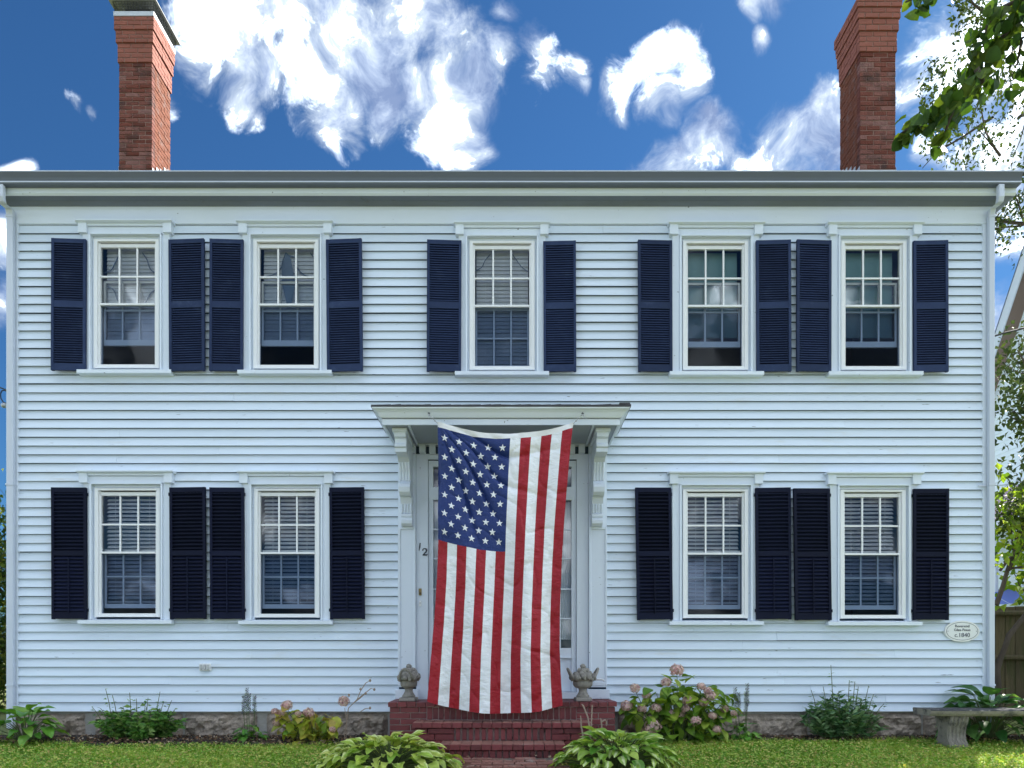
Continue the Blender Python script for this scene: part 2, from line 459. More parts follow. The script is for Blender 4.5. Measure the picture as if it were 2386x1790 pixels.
# ------------------------------------------------------------------ mesh helpers
class MB:
    def __init__(self):
        self.v, self.f, self.a = [], [], None

    def box(self, x0, x1, y0, y1, z0, z1):
        n = len(self.v)
        for x in (x0, x1):
            for y in (y0, y1):
                for z in (z0, z1):
                    self.v.append((x, y, z))
        for q in ((0, 1, 3, 2), (4, 6, 7, 5), (0, 4, 5, 1), (2, 3, 7, 6), (0, 2, 6, 4), (1, 5, 7, 3)):
            self.f.append(tuple(n + i for i in q))
        return self

    def quad(self, *pts):
        n = len(self.v)
        self.v += [tuple(p) for p in pts]
        self.f.append(tuple(range(n, n + len(pts))))
        return self

    def prism_x(self, prof, x0, x1, ends=None):
        """profile of (y, z) points swept from x0 to x1; ends: per-point x inset for mitres"""
        n, k = len(self.v), len(prof)
        e = ends or [0] * k
        self.v += [(x0 + e[i], p[0], p[1]) for i, p in enumerate(prof)] + [(x1 - e[i], p[0], p[1]) for i, p in enumerate(prof)]
        for i in range(k):
            j = (i + 1) % k
            self.f.append((n + i, n + j, n + k + j, n + k + i))
        self.f.append(tuple(n + i for i in reversed(range(k))))
        self.f.append(tuple(n + k + i for i in range(k)))
        return self

    def tube(self, pts, rad, seg=6, cap=True):
        pts = [Vector(p) for p in pts]
        if not hasattr(rad, '__len__'):
            rad = [rad] * len(pts)
        n0 = len(self.v)
        up = Vector((0.13, 0.27, 0.95))
        for i, p in enumerate(pts):
            t = (pts[min(i + 1, len(pts) - 1)] - pts[max(i - 1, 0)])
            t = t.normalized() if t.length > 1e-9 else Vector((0, 0, 1))
            a = t.cross(up)
            if a.length < 1e-3:
                a = t.cross(Vector((1, 0, 0)))
            a.normalize()
            b = t.cross(a)
            for s in range(seg):
                an = 2 * math.pi * s / seg
                self.v.append(tuple(p + (a * math.cos(an) + b * math.sin(an)) * rad[i]))
        for i in range(len(pts) - 1):
            for s in range(seg):
                a0 = n0 + i * seg + s
                a1 = n0 + i * seg + (s + 1) % seg
                self.f.append((a0, a1, a1 + seg, a0 + seg))
        if cap:
            self.f.append(tuple(n0 + s for s in reversed(range(seg))))
            e = n0 + (len(pts) - 1) * seg
            self.f.append(tuple(e + s for s in range(seg)))
        return self

    def lathe(self, prof, cx=0, cy=0, seg=16, sx=1.0, sy=1.0):
        n0, k = len(self.v), len(prof)
        for s in range(seg):
            an = 2 * math.pi * s / seg
            for r, z in prof:
                self.v.append((cx + sx * r * math.cos(an), cy + sy * r * math.sin(an), z))
        for s in range(seg):
            t = (s + 1) % seg
            for i in range(k - 1):
                self.f.append((n0 + s * k + i, n0 + t * k + i, n0 + t * k + i + 1, n0 + s * k + i + 1))
        self.f.append(tuple(n0 + s * k + k - 1 for s in range(seg)))
        self.f.append(tuple(n0 + s * k for s in reversed(range(seg))))
        return self

    def ball(self, c, r, seg=8, rings=6, sq=(1, 1, 1), wob=0.0):
        n0 = len(self.v)
        for i in range(rings + 1):
            th = math.pi * i / rings
            for s in range(seg):
                ph = 2 * math.pi * s / seg
                d = Vector((math.sin(th) * math.cos(ph) * sq[0], math.sin(th) * math.sin(ph) * sq[1], math.cos(th) * sq[2]))
                k = r * (1 + wob * mnoise.noise(Vector(c) * 31 + d * 2.5))
                self.v.append((c[0] + d.x * k, c[1] + d.y * k, c[2] + d.z * k))
        for i in range(rings):
            for s in range(seg):
                t = (s + 1) % seg
                self.f.append((n0 + i * seg + s, n0 + (i + 1) * seg + s, n0 + (i + 1) * seg + t, n0 + i * seg + t))
        return self

    def mesh(self, name, m=None, smooth=False):
        me = bpy.data.meshes.new(name)
        me.from_pydata(self.v, [], self.f)
        if m is not None:
            me.materials.append(M[m] if isinstance(m, str) else m)
        if smooth:
            me.polygons.foreach_set('use_smooth', [True] * len(me.polygons))
        me.update()
        return me

    def build(self, name, m, parent=None, smooth=False, bevel=0.0, loc=None):
        o = add(name, self.mesh(name, m, smooth), parent, loc)
        if bevel:
            b = o.modifiers.new('bevel', 'BEVEL')
            b.width = bevel
            b.segments = 1
            b.limit_method = 'ANGLE'
        return o


def add(name, data, parent=None, loc=None, rot=None, scale=None):
    o = bpy.data.objects.new(name, data)
    COL.objects.link(o)
    if parent is not None:
        o.parent = parent
    if loc is not None:
        o.location = loc
    if rot is not None:
        o.rotation_euler = rot
    if scale is not None:
        o.scale = scale
    return o


def tag(o, label=None, cat=None, group=None, kind=None):
    for k, v in (('label', label), ('category', cat), ('group', group), ('kind', kind)):
        if v:
            o[k] = v
    return o


def empty(name, loc=(0, 0, 0)):
    o = add(name, None, None, loc)
    o.empty_display_size = 0.2
    return o


def np_mesh(name, V, Fc, m, rnd=None, smooth=False):
    """V (n,3), Fc (k,c) with c = 3 or 4"""
    me = bpy.data.meshes.new(name)
    n, (k, c) = len(V), Fc.shape
    me.vertices.add(n)
    me.vertices.foreach_set('co', np.asarray(V, dtype=np.float32).ravel())
    me.loops.add(k * c)
    me.loops.foreach_set('vertex_index', np.asarray(Fc, dtype=np.int32).ravel())
    me.polygons.add(k)
    me.polygons.foreach_set('loop_start', np.arange(0, k * c, c, dtype=np.int32))
    if rnd is not None:
        at = me.attributes.new('rnd', 'FLOAT', 'POINT')
        at.data.foreach_set('value', np.asarray(rnd, dtype=np.float32))
    me.materials.append(M[m] if isinstance(m, str) else m)
    me.update(calc_edges=True)
    me.validate()
    if smooth:
        me.polygons.foreach_set('use_smooth', np.ones(k, dtype=bool))
    return me


def leaf_cloud(cen, direc, L, Wd, fold=0.25, droop=0.15):
    """many small pointed leaves as one array: cen (n,3), direc (n,3) leaf axes; two quads each"""
    n = len(cen)
    cen = np.asarray(cen, float)
    d = np.asarray(direc, float)
    d /= np.linalg.norm(d, axis=1, keepdims=True) + 1e-9
    up = RNG.normal(size=(n, 3)) * 0.6 + np.array([0, -0.3, 0.9])
    s = np.cross(d, up)
    s /= np.linalg.norm(s, axis=1, keepdims=True) + 1e-9
    nn = np.cross(s, d)
    L = np.broadcast_to(L, (n,)).reshape(-1, 1)
    Wd = np.broadcast_to(Wd, (n,)).reshape(-1, 1)
    base = cen
    mid = cen + d * L * 0.5 - nn * 0
    tip = cen + d * L - nn * L * droop
    lft = cen + d * L * 0.42 + s * Wd * 0.5 + nn * Wd * fold
    rgt = cen + d * L * 0.42 - s * Wd * 0.5 + nn * Wd * fold
    V = np.stack([base, lft, tip, rgt, mid], axis=1).reshape(-1, 3)
    i = np.arange(n) * 5
    Fc = np.concatenate([np.stack([i, i + 4, i + 2, i + 1], 1), np.stack([i, i + 3, i + 2, i + 4], 1)])
    return V, Fc


def leaf_mesh(name, m, L, Wd, kind='ovate', curl=0.25, cup=0.25, wave=0.0, nl=8, na=4):
    """one large leaf, stalk end at the origin, growing along +X, surface facing +Z"""
    V, Fc, ac = [], [], []
    for i in range(nl + 1):
        t = i / nl
        if kind == 'heart':
            hw = Wd * 0.5 * (math.sin(math.pi * min(1, t ** 0.62)) ** 0.75 if 0 < t < 1 else 0)
        elif kind == 'lance':
            hw = Wd * 0.5 * math.sin(math.pi * t ** 0.8) ** 0.9 if 0 < t < 1 else 0
        else:
            hw = Wd * 0.5 * (math.sin(math.pi * t ** 0.75) ** 0.8 if 0 < t < 1 else 0)
        hw = max(hw, Wd * 0.012)
        ang = -curl * t * t * 1.6
        x = L * (t - curl * 0.25 * t ** 3)
        z = L * (-curl * t * t * 0.8)
        for j in range(-na // 2, na // 2 + 1):
            s = j / (na / 2)
            yy = s * hw
            zz = z + cup * abs(s) ** 1.5 * hw + wave * math.sin(9 * t + 2 * s) * abs(s) * hw
            V.append((x, yy, zz))
            ac.append(abs(s) * (0.55 + 0.45 * hw / (Wd * 0.5)))
    k = na + 1
    for i in range(nl):
        for j in range(na):
            a = i * k + j
            Fc.append((a, a + 1, a + k + 1, a + k))
    me = bpy.data.meshes.new(name)
    me.from_pydata(V, [], Fc)
    at = me.attributes.new('across', 'FLOAT', 'POINT')
    at.data.foreach_set('value', np.array(ac, dtype=np.float32))
    me.materials.append(M[m])
    me.polygons.foreach_set('use_smooth', [True] * len(me.polygons))
    me.update()
    return me


def ground_z(x, y):
    if y > -0.5:
        z = 0.0
    elif y > -1.6:
        z = -0.10 * (-y - 0.5) / 1.1
    elif y > -5.0:
        z = -0.10 - 0.5 * (-y - 1.6) / 3.4
    else:
        z = -0.60
    return z


# ================================================================== the ground
ys = [-250, -60, -20, -8, -5, -4, -3, -2.4, -2.0, -1.6, -1.3, -1.0, -0.75, -0.5, -0.2, 0.3, 3, 8, 20, 60, 250]
xs = [-250, -60, -20, -12, -9, -7, -5, -3, -1, 1, 3, 5, 7, 9, 12, 20, 60, 250]
g = MB()
for y in ys:
    for x in xs:
        bumpy = 0.012 * mnoise.noise(Vector((x * 0.9, y * 1.7, 0))) if abs(x) < 10 and -3 < y < -0.4 else 0
        g.v.append((x, y, ground_z(x, y) + bumpy - 0.004))
for i in range(len(ys) - 1):
    for j in range(len(xs) - 1):
        a = i * len(xs) + j
        g.f.append((a, a + 1, a + len(xs) + 1, a + len(xs)))
tag(g.build('lawn', 'lawn'), kind='structure')

sw_ = MB().box(-60, 60, -7.9, -6.3, -0.7, -0.585)  # unseen pale paving, added to bounce sunlight onto the facade
tag(sw_.build('bounce_sidewalk', 'concrete'), kind='structure')
rd_ = MB()  # unseen street strip, added for the same bounced light
rd_.quad((-60, -17.5, -0.592), (60, -17.5, -0.592), (60, -8.05, -0.592), (-60, -8.05, -0.592))
tag(rd_.build('bounce_road', 'asphalt'), kind='structure')
tag(MB().box(-60, 60, -8.05, -7.9, -0.75, -0.47).build('kerb', 'concrete'), kind='structure')

bed = MB()
nx = 90
for i in range(nx + 1):
    x = -7.5 + 15.0 * i / nx
    yf = (-0.72 if x < -1.3 else -0.44) + 0.07 * mnoise.noise(Vector((x * 1.6, 3, 0)))
    if -4.6 > x:
        yf += 0.12
    for j in range(7):
        y = 0.12 + (yf - 0.12) * j / 6
        bed.v.append((x, y, ground_z(x, y) + 0.012 + 0.018 * mnoise.noise(Vector((x * 5, y * 5, 1))) + (0.03 if j in (1, 2, 3) else 0.0)))
for i in range(nx):
    for j in range(6):
        a = i * 7 + j
        bed.f.append((a, a + 1, a + 8, a + 7))
tag(bed.build('flower_bed', 'soil', smooth=True), kind='structure')

# ================================================================== the house
house = tag(empty('house'), 'white two-storey clapboard house with navy shutters, two brick chimneys and a bracketed door hood', 'house')
XL, XR = PX(20), PX(2313)          # outer corners of the front
DEPTH = 8.0
ZB = PZ(1657)                      # bottom of the clapboards
ZF = PZ(525)                       # bottom of the frieze
XD = -0.115                        # centre line of the doorway

WINS = [  # centre px, top-of-cap py, kind
    (299, 524, 'blind_open'), (669, 525, 'blind_open'), (1170, 528, 'blind_closed'), (1665, 528, 'shade'), (2032, 528, 'shade'),
    (301, 1101.5, 'ground'), (671, 1102.5, 'ground'), (1665, 1104, 'ground'), (2030, 1105, 'ground'),
]
U = 1 / 200.0

# wall behind the boards, with its openings
openings = [(PX(c - 78), PX(c + 78), PZ(p + 338), PZ(p + 33)) for c, p, _ in WINS]
DX0, DX1, DZ0, DZ1 = PX(998), PX(1343), PZ(1628), PZ(1072)
openings.append((DX0, DX1, DZ0, DZ1))
cx = sorted({XL, XR} | {o[0] for o in openings} | {o[1] for o in openings})
cz = sorted({ZB + 0.01, PZ(470)} | {o[2] for o in openings} | {o[3] for o in openings})
wl = MB()
for i in range(len(cx) - 1):
    for j in range(len(cz) - 1):
        mx_, mz_ = (cx[i] + cx[i + 1]) / 2, (cz[j] + cz[j + 1]) / 2
        if any(o[0] < mx_ < o[1] and o[2] < mz_ < o[3] for o in openings):
            continue
        wl.quad((cx[i], 0.012, cz[j]), (cx[i + 1], 0.012, cz[j]), (cx[i + 1], 0.012, cz[j + 1]), (cx[i], 0.012, cz[j + 1]))
wl.build('sheathing', 'shadowback', house)
wl = MB()
wl.box(XL + 0.01, XL + 0.15, 0.016, DEPTH, 0, 6.25)
wl.box(XR - 0.15, XR - 0.01, 0.016, DEPTH, 0, 6.25)
wl.box(XL + 0.16, XR - 0.16, DEPTH - 0.15, DEPTH, 0, 6.25)
RIDGE_Y = DEPTH / 2
SL = 0.62
RZ = 6.40 + (RIDGE_Y + 0.30) * SL
for xg in (XL + 0.02, XR - 0.02):
    wl.quad((xg, 0.0, 6.25), (xg, DEPTH, 6.25), (xg, RIDGE_Y, RZ - 0.3))
wl.build('wall', 'paint', house)

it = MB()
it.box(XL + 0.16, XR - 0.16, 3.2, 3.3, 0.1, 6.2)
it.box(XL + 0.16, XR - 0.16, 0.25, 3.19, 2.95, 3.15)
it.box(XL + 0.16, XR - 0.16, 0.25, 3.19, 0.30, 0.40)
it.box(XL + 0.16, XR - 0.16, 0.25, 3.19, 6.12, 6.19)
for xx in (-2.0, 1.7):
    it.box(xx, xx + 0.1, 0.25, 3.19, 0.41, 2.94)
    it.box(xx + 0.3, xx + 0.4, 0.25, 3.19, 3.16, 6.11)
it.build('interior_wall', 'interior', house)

# clapboards, one by one
ROWS = 55
PITCH = (ZF - ZB) / ROWS
CL0, CL1 = PX(46), PX(2286)
bm_cache = {}
for r in range(ROWS):
    z0 = ZB + r * PITCH + random.uniform(-0.0032, 0.0032)
    z1 = z0 + PITCH - 0.0042
    py_lo, py_hi = HY - (z0 - ZC) * 200, HY - (z1 - ZC) * 200
    cuts = []
    for c, p, _ in WINS:
        if py_lo > p + 26 and py_hi < p + 346:
            cuts.append((PX(c - 99), PX(c + 99)))
    if py_lo > 1046:
        e = 6 if py_hi > 1604 else 0
        cuts.append((PX(930 - e), PX(1412 + e)))
    cuts.sort()
    segs, x = [], CL0
    for a, b in cuts:
        if a > x:
            segs.append((x, a))
        x = max(x, b)
    segs.append((x, CL1))
    fin = []
    for a, b in segs:
        if b - a > 3.0 and random.random() < 0.75:
            k = random.uniform(a + 1.0, b - 1.0)
            fin += [(a, k - 0.001), (k + 0.001, b)]
        else:
            fin.append((a, b))
    for a, b in fin:
        dy = random.uniform(-0.004, 0.004)
        wv = random.uniform(-0.004, 0.004)
        m = MB()
        n = max(1, int((b - a) / 1.2))
        m.prism_x([(-0.031 + dy, z0), (-0.021, z0 - 0.001), (0.006, z1), (-0.004, z1)], a, b)
        for kk in (4, 5, 7, 6):
            pass
        m.v[4] = (m.v[4][0], m.v[4][1], m.v[4][2] + wv)
        m.build('clapboard', 'paint', house)

# corner boards, frieze, cornice
for x0, x1 in ((XL, CL0 - 0.001), (CL1 + 0.001, XR)):
    MB().box(x0, x1, -0.028, 0.008, ZB - 0.01, ZF + 0.02).build('corner_board', 'trim', house, bevel=0.003)
MB().box(XL - 0.004, XR + 0.004, -0.034, 0.008, ZF, PZ(481)).build('frieze_board', 'trim', house, bevel=0.003)
SOF = PZ(480)                      # soffit level
OV = -0.215                        # fascia plane
XE0, XE1 = PX(-12, OV), PX(2369, OV)
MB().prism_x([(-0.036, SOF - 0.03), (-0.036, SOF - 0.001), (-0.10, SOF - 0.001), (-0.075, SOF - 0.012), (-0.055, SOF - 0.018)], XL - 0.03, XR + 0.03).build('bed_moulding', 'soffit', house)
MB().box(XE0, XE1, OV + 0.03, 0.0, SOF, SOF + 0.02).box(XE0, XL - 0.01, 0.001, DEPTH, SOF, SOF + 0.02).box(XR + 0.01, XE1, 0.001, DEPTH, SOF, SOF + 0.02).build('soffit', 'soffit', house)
FT = 6.315
for a, b in ((XE0, PX(997, OV) - 0.001), (PX(997, OV) + 0.001, XE1)):
    MB().prism_x([(OV, SOF + 0.018), (OV + 0.028, SOF - 0.002), (OV + 0.028, FT), (OV - 0.004, FT)], a, b).build('fascia_board', 'trim', house, bevel=0.002)
# gutter: ogee trough
GY = OV - 0.006
GX0, GX1 = PX(-40, -0.33), PX(2384, -0.33)
GB = 6.272
gp = [(GY, GB + 0.12), (GY, GB), (GY - 0.075, GB), (GY - 0.082, GB + 0.022), (GY - 0.078, GB + 0.034), (GY - 0.088, GB + 0.062), (GY - 0.108, GB + 0.095),
      (GY - 0.116, GB + 0.108), (GY - 0.116, GB + 0.125), (GY - 0.106, GB + 0.125), (GY - 0.104, GB + 0.112), (GY - 0.078, GB + 0.072),
      (GY - 0.070, GB + 0.03), (GY - 0.068, GB + 0.008), (GY - 0.008, GB + 0.008), (GY - 0.008, GB + 0.12)]
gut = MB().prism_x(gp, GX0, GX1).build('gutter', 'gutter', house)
MB().box(GX0 - 0.003, GX1 + 0.003, GY - 0.1185, GY - 0.1165, GB + 0.112, GB + 0.122).build('gutter_rim', 'spout', gut)
MB().box(GX0 - 0.003, GX1 + 0.003, GY - 0.0855, GY - 0.0825, GB + 0.012, GB + 0.026).build('gutter_bead', 'spout', gut)

# roof with its visible edge of shingles
RY0 = GY - 0.03
RX0, RX1 = XE0 - 0.06, XE1 + 0.06
roof = MB()
rz0 = GB + 0.125
prof = [(RY0, rz0), (RY0, rz0 + 0.02), (RIDGE_Y, rz0 + 0.02 + (RIDGE_Y - RY0) * SL), (2 * RIDGE_Y - RY0, rz0 + 0.02), (2 * RIDGE_Y - RY0, rz0), (RIDGE_Y, rz0 + (RIDGE_Y - RY0) * SL)]
roof.prism_x(prof, RX0, RX1)
roof = roof.build('roof', 'shingle', house)
st = MB()
k = 0
x = RX0
while x < RX1:
    wd = random.uniform(0.26, 0.36)
    h = random.uniform(0.004, 0.013)
    st.box(x, min(x + wd - 0.006, RX1), RY0 - 0.03, RY0 + 0.3, rz0 + 0.006, rz0 + 0.012 + h)
    x += wd
st.build('shingle_edge', 'shingle', roof)


# chimneys
def unit_brick(name, m, seed):
    rr = random.Random(seed)
    b = MB()
    e = 0.06
    # bevelled, slightly uneven block inside the unit cube, front at y = -0.5
    for sx in (-1, 1):
        for sz in (-1, 1):
            j = [rr.uniform(-0.03, 0.03) for _ in range(4)]
            b.v.append((sx * (0.5 - 0.02) + j[0] * 0.2, -0.5, sz * (0.5 - e) + j[1]))
    for sx in (-1, 1):
        for sz in (-1, 1):
            b.v.append((sx * 0.5, -0.42, sz * 0.5))
    for sx in (-1, 1):
        for sz in (-1, 1):
            b.v.append((sx * 0.5, 0.5, sz * 0.5))
    def ring(a, c):
        for p, q in ((0, 1), (1, 3), (3, 2), (2, 0)):
            b.f.append((a + p, c + p, c + q, a + q))
    b.f.append((0, 2, 3, 1))
    ring(0, 4)
    ring(4, 8)
    b.f.append((8, 9, 11, 10))
    return b.mesh(name, m)


def bricks(kind, n=3):
    return [unit_brick('brick', kind, 100 + i) for i in range(n)]


BR = {k: bricks(k) for k in ('brick', 'brickcap', 'stoop', 'tread')}


def put_brick(kind, parent, x0, x1, z0, z1, yf, yb, name='brick', jit=0.003):
    me = random.choice(BR[kind])
    d = yb - yf
    return add(name, me, parent, ((x0 + x1) / 2, (yf + yb) / 2 + random.uniform(-jit, jit), (z0 + z1) / 2),
               (random.uniform(-0.012, 0.012), 0, random.uniform(-0.008, 0.008)), (x1 - x0, d, z1 - z0))


def chimney(px0, px1, Z, side_dir, depth, steps, top, ch, label):
    """steps: [(py where a corbel band begins)] from bottom; the front face at distance Z"""
    y0 = Z - D
    x0, x1 = PX(px0, y0), PX(px1, y0)
    zt = PZ(top, y0)
    zs = [PZ(p, y0) for p in steps]
    zb = 6.6 + y0 * SL - 0.3
    core = MB()
    i = 0.008
    core.box(x0 + i, x1 - i, y0 + i, y0 + depth - i, zb, zs[0])
    offs = []
    bands = []
    for k in range(len(zs)):
        o = 0.018 * (1 if k == 0 else k + 1) * 0.9 if k else 0.014
        hi = zs[k + 1] if k + 1 < len(zs) else zt
        bands.append((zs[k], hi, o))
        core.box(x0 - o + i, x1 + o - i, y0 - o + i, y0 + depth + o - i, zs[k] + 0.006, hi - (0.0 if k + 1 == len(zs) else -0.003))
    ch_o = core.build('chimney', 'mortar', house)
    tag(ch_o, label)
    hid = {'brickside': MB(), 'brickcap': MB()}

    def course(z, h, o, kind, odd):
        j = 0.009
        a, b = x0 - o, x1 + o
        wdt = b - a
        L = 0.195
        cuts = [a]
        first = L if odd else L * 0.5
        x = a + first
        while x < b - 0.05:
            cuts.append(x)
            x += L * random.uniform(0.96, 1.04)
        cuts.append(b)
        for q in range(len(cuts) - 1):
            put_brick(kind, ch_o, cuts[q] + (j / 2 if q else 0), cuts[q + 1] - (j / 2 if q < len(cuts) - 2 else 0), z + j / 2, z + h - j / 2, y0 - o, y0 - o + 0.09, jit=0.005 if kind == 'brick' else 0.002)
        hk = hid['brickside' if kind == 'brick' else 'brickcap']
        ya, yb = y0 - o + 0.091, y0 + depth + o
        for sx in (-1, 1):
            y = ya
            f_ = True
            while y < yb - 0.03:
                ln = (L * (0.5 if odd else 1)) if f_ else L
                f_ = False
                ye = min(y + ln, yb)
                pr = random.uniform(-0.003, 0.003)
                if sx < 0:
                    hk.box(a + pr, a + 0.05, y + j / 2, ye - j / 2, z + j / 2, z + h - j / 2)
                else:
                    hk.box(b - 0.05, b + pr, y + j / 2, ye - j / 2, z + j / 2, z + h - j / 2)
                y = ye
        hk.box(a + 0.06, b - 0.06, yb - 0.05, yb, z + j / 2, z + h - j / 2)

    n = int(round((zs[0] - zb) / ch))
    for c in range(n):
        h = (zs[0] - zb) / n
        course(zb + c * h, h, 0.0, 'brick', c % 2)
    for lo, hi, o in bands:
        n = max(1, int(round((hi - lo) / ch)))
        for c in range(n):
            course(lo + c * (hi - lo) / n, (hi - lo) / n, o, 'brickcap', c % 2)
    tag(hid['brickside'].build('side_bricks', 'brickside', ch_o), kind='stuff')
    tag(hid['brickcap'].build('side_corbel_bricks', 'brickcap', ch_o), kind='stuff')
    # lead flashing where the shaft meets the roof
    fl = MB()
    def rz(y):
        return rz0 + 0.02 + (y - RY0) * SL
    for sx, xx in ((-1, x0 - 0.006), (1, x1 + 0.006)):
        k = 5
        for q in range(k):
            ya, yb = y0 + depth * q / k, y0 + depth * (q + 1) / k
            hgt = 0.17 + 0.03 * random.random()
            fl.box(min(xx, xx + sx * 0.004 * (q % 2)), max(xx, xx + sx * 0.004 * (q % 2)) + 0.002, ya, yb + 0.02, rz(ya) - 0.05, rz(ya) + hgt)
    fl.box(x0 - 0.008, x1 + 0.008, y0 - 0.012, y0 - 0.006, rz(y0) - 0.05, rz(y0) + 0.125)
    fl.build('flashing', 'lead', ch_o)
    return ch_o, x0, x1, y0, zt, bands[-1][2]


chL, ax, bx, ay, azt, ao = chimney(277, 354, 10.8, 1, 0.59, [147, 103, 75], 44, 0.0615, 'left brick chimney with dark mesh cap')
cp = MB().box(ax - ao - 0.004, bx + ao + 0.004, ay - ao - 0.004, ay + 0.59 + ao + 0.004, azt + 0.001, azt + 0.065)
cp.build('cap_band', 'lead', chL)
e0, e1 = ao - 0.01, ao + 0.085
zl0, zl1 = azt + 0.066, azt + 0.20
cg = MB()
def ringbox(e, z):
    return [(ax - e, ay - e, z), (bx + e, ay - e, z), (bx + e, ay + 0.59 + e, z), (ax - e, ay + 0.59 + e, z)]
r0, r1 = ringbox(e0, zl0), ringbox(e0 + 0.02, zl1)
for q in range(4):
    a, b, c, d = r0[q], r0[(q + 1) % 4], r1[(q + 1) % 4], r1[q]
    for s in range(15):
        t = s / 14
        p = Vector(a).lerp(Vector(b), t)
        o = Vector(d).lerp(Vector(c), t)
        cg.tube([p, o], 0.004, 4, False)
    for s in range(5):
        t = s / 4
        cg.tube([Vector(a).lerp(Vector(d), t), Vector(b).lerp(Vector(c), t)], 0.004, 4, False)
cg.build('cap_mesh', 'capmetal', chL)
MB().box(ax + 0.06, bx - 0.06, ay + 0.06, ay + 0.53, zl0, zl1 - 0.01).build('flue_liner', 'capmetal', chL)
lid = MB()
lid.box(ax - 0.11, bx + 0.10, ay - 0.10, ay + 0.71, zl1, zl1 + 0.012)
lid.build('cap_lid', 'capunder', chL)

chR, ax2, bx2, ay2, azt2, ao2 = chimney(2004, 2087, 10.6, -1, 0.65, [122, 75, 48, 24], 2, 0.069, 'right brick chimney with four corbelled bands and no cap')
MB().lathe([(0.11, azt2 - 0.05), (0.12, azt2 + 0.16), (0.10, azt2 + 0.18), (0.09, azt2 + 0.05)], (ax2 + bx2) / 2 - 0.05, ay2 + 0.3, 14).build('flue_liner', 'brickcap', chR, True)


# downspouts
def pipe(prof_w, prof_d, path):
    """rectangular pipe along (x, y, z) points, section w x d"""
    b = MB()
    n0 = 0
    for i, (x, y, z) in enumerate(path):
        hw, hd = prof_w / 2, prof_d / 2
        b.v += [(x - hw, y - hd, z), (x + hw, y - hd, z), (x + hw, y + hd, z), (x - hw, y + hd, z)]
    for i in range(len(path) - 1):
        for s in range(4):
            a, c = i * 4 + s, i * 4 + (s + 1) % 4
            b.f.append((a, c, c + 4, a + 4))
    b.f.append((3, 2, 1, 0))
    e = (len(path) - 1) * 4
    b.f.append((e, e + 1, e + 2, e + 3))
    return b


yt, yw = GY - 0.055, -0.068
for side, pxt, pxw, wid in (('L', 2, 25.5, 0.078), ('R', 2331, 2308.5, 0.066)):
    xt, xw = PX(pxt, yt), PX(pxw, yw)
    zt_ = GB - 0.002
    ze = PZ(505, yw)
    path = [(xt, yt, zt_ - 0.0), (xt, yt, zt_ - 0.14), (xt + (xw - xt) * 0.12, yt + (yw - yt) * 0.12, zt_ - 0.19), (xt + (xw - xt) * 0.88, yt + (yw - yt) * 0.88, ze + 0.07),
            (xw, yw, ze), (xw, yw, ze - 0.4), (xw, yw, 0.12 if side == 'L' else 0.16)]
    path.reverse()
    dsp = pipe(wid, 0.055, path).build('downspout', 'spout', house, bevel=0.008)
    for pz in (PZ(517), PZ(1135), PZ(1598)):
        MB().box(xw - wid / 2 - 0.004, xw + wid / 2 + 0.004, yw - 0.033, yw + 0.03, pz, pz + 0.022).build('strap', 'spout', dsp)
    if side == 'R':
        MB().box(xw - 0.13, xw - wid / 2 - 0.004, yw + 0.018, yw + 0.032, PZ(1136), PZ(1136) + 0.016).build('strap', 'spout', dsp)

# foundation
MB().box(XL + 0.03, XR - 0.03, 0.03, 0.3, -0.3, ZB - 0.004).build('foundation', 'found', house)
FO = [o for o in house.children if o.name.startswith('foundation')][0]
for a, b in ((22, 196), (219, 424), (427, 598), (619, 760), (763, 903), (1440, 1640), (1643, 1884), (1888, 2150), (2153, 2312)):
    m = MB()
    xa, xb = PX(a), PX(b)
    nx_, nz_ = max(4, int((xb - xa) / 0.025)), 16
    zt_ = ZB - 0.012 - random.uniform(0, 0.02)
    for i in range(nx_ + 1):
        for j in range(nz_ + 1):
            x = xa + (xb - xa) * i / nx_
            z = -0.15 + (zt_ + 0.15) * j / nz_
            ed = min(i, nx_ - i, 2) / 2 * min(j, nz_ - j, 2) / 2
            y = 0.034 - 0.03 * ed - 0.06 * ed * (0.5 + mnoise.fractal(Vector((x * 7, z * 8, a)), 0.8, 2.1, 6))
            m.v.append((x, y, z))
    for i in range(nx_):
        for j in range(nz_):
            q = i * (nz_ + 1) + j
            m.f.append((q, q + nz_ + 1, q + nz_ + 2, q + 1))
    m.build('foundation_stone', 'granite', FO)


# ------------------------------------------------------------------ windows
def dz(p):
    return -p * U


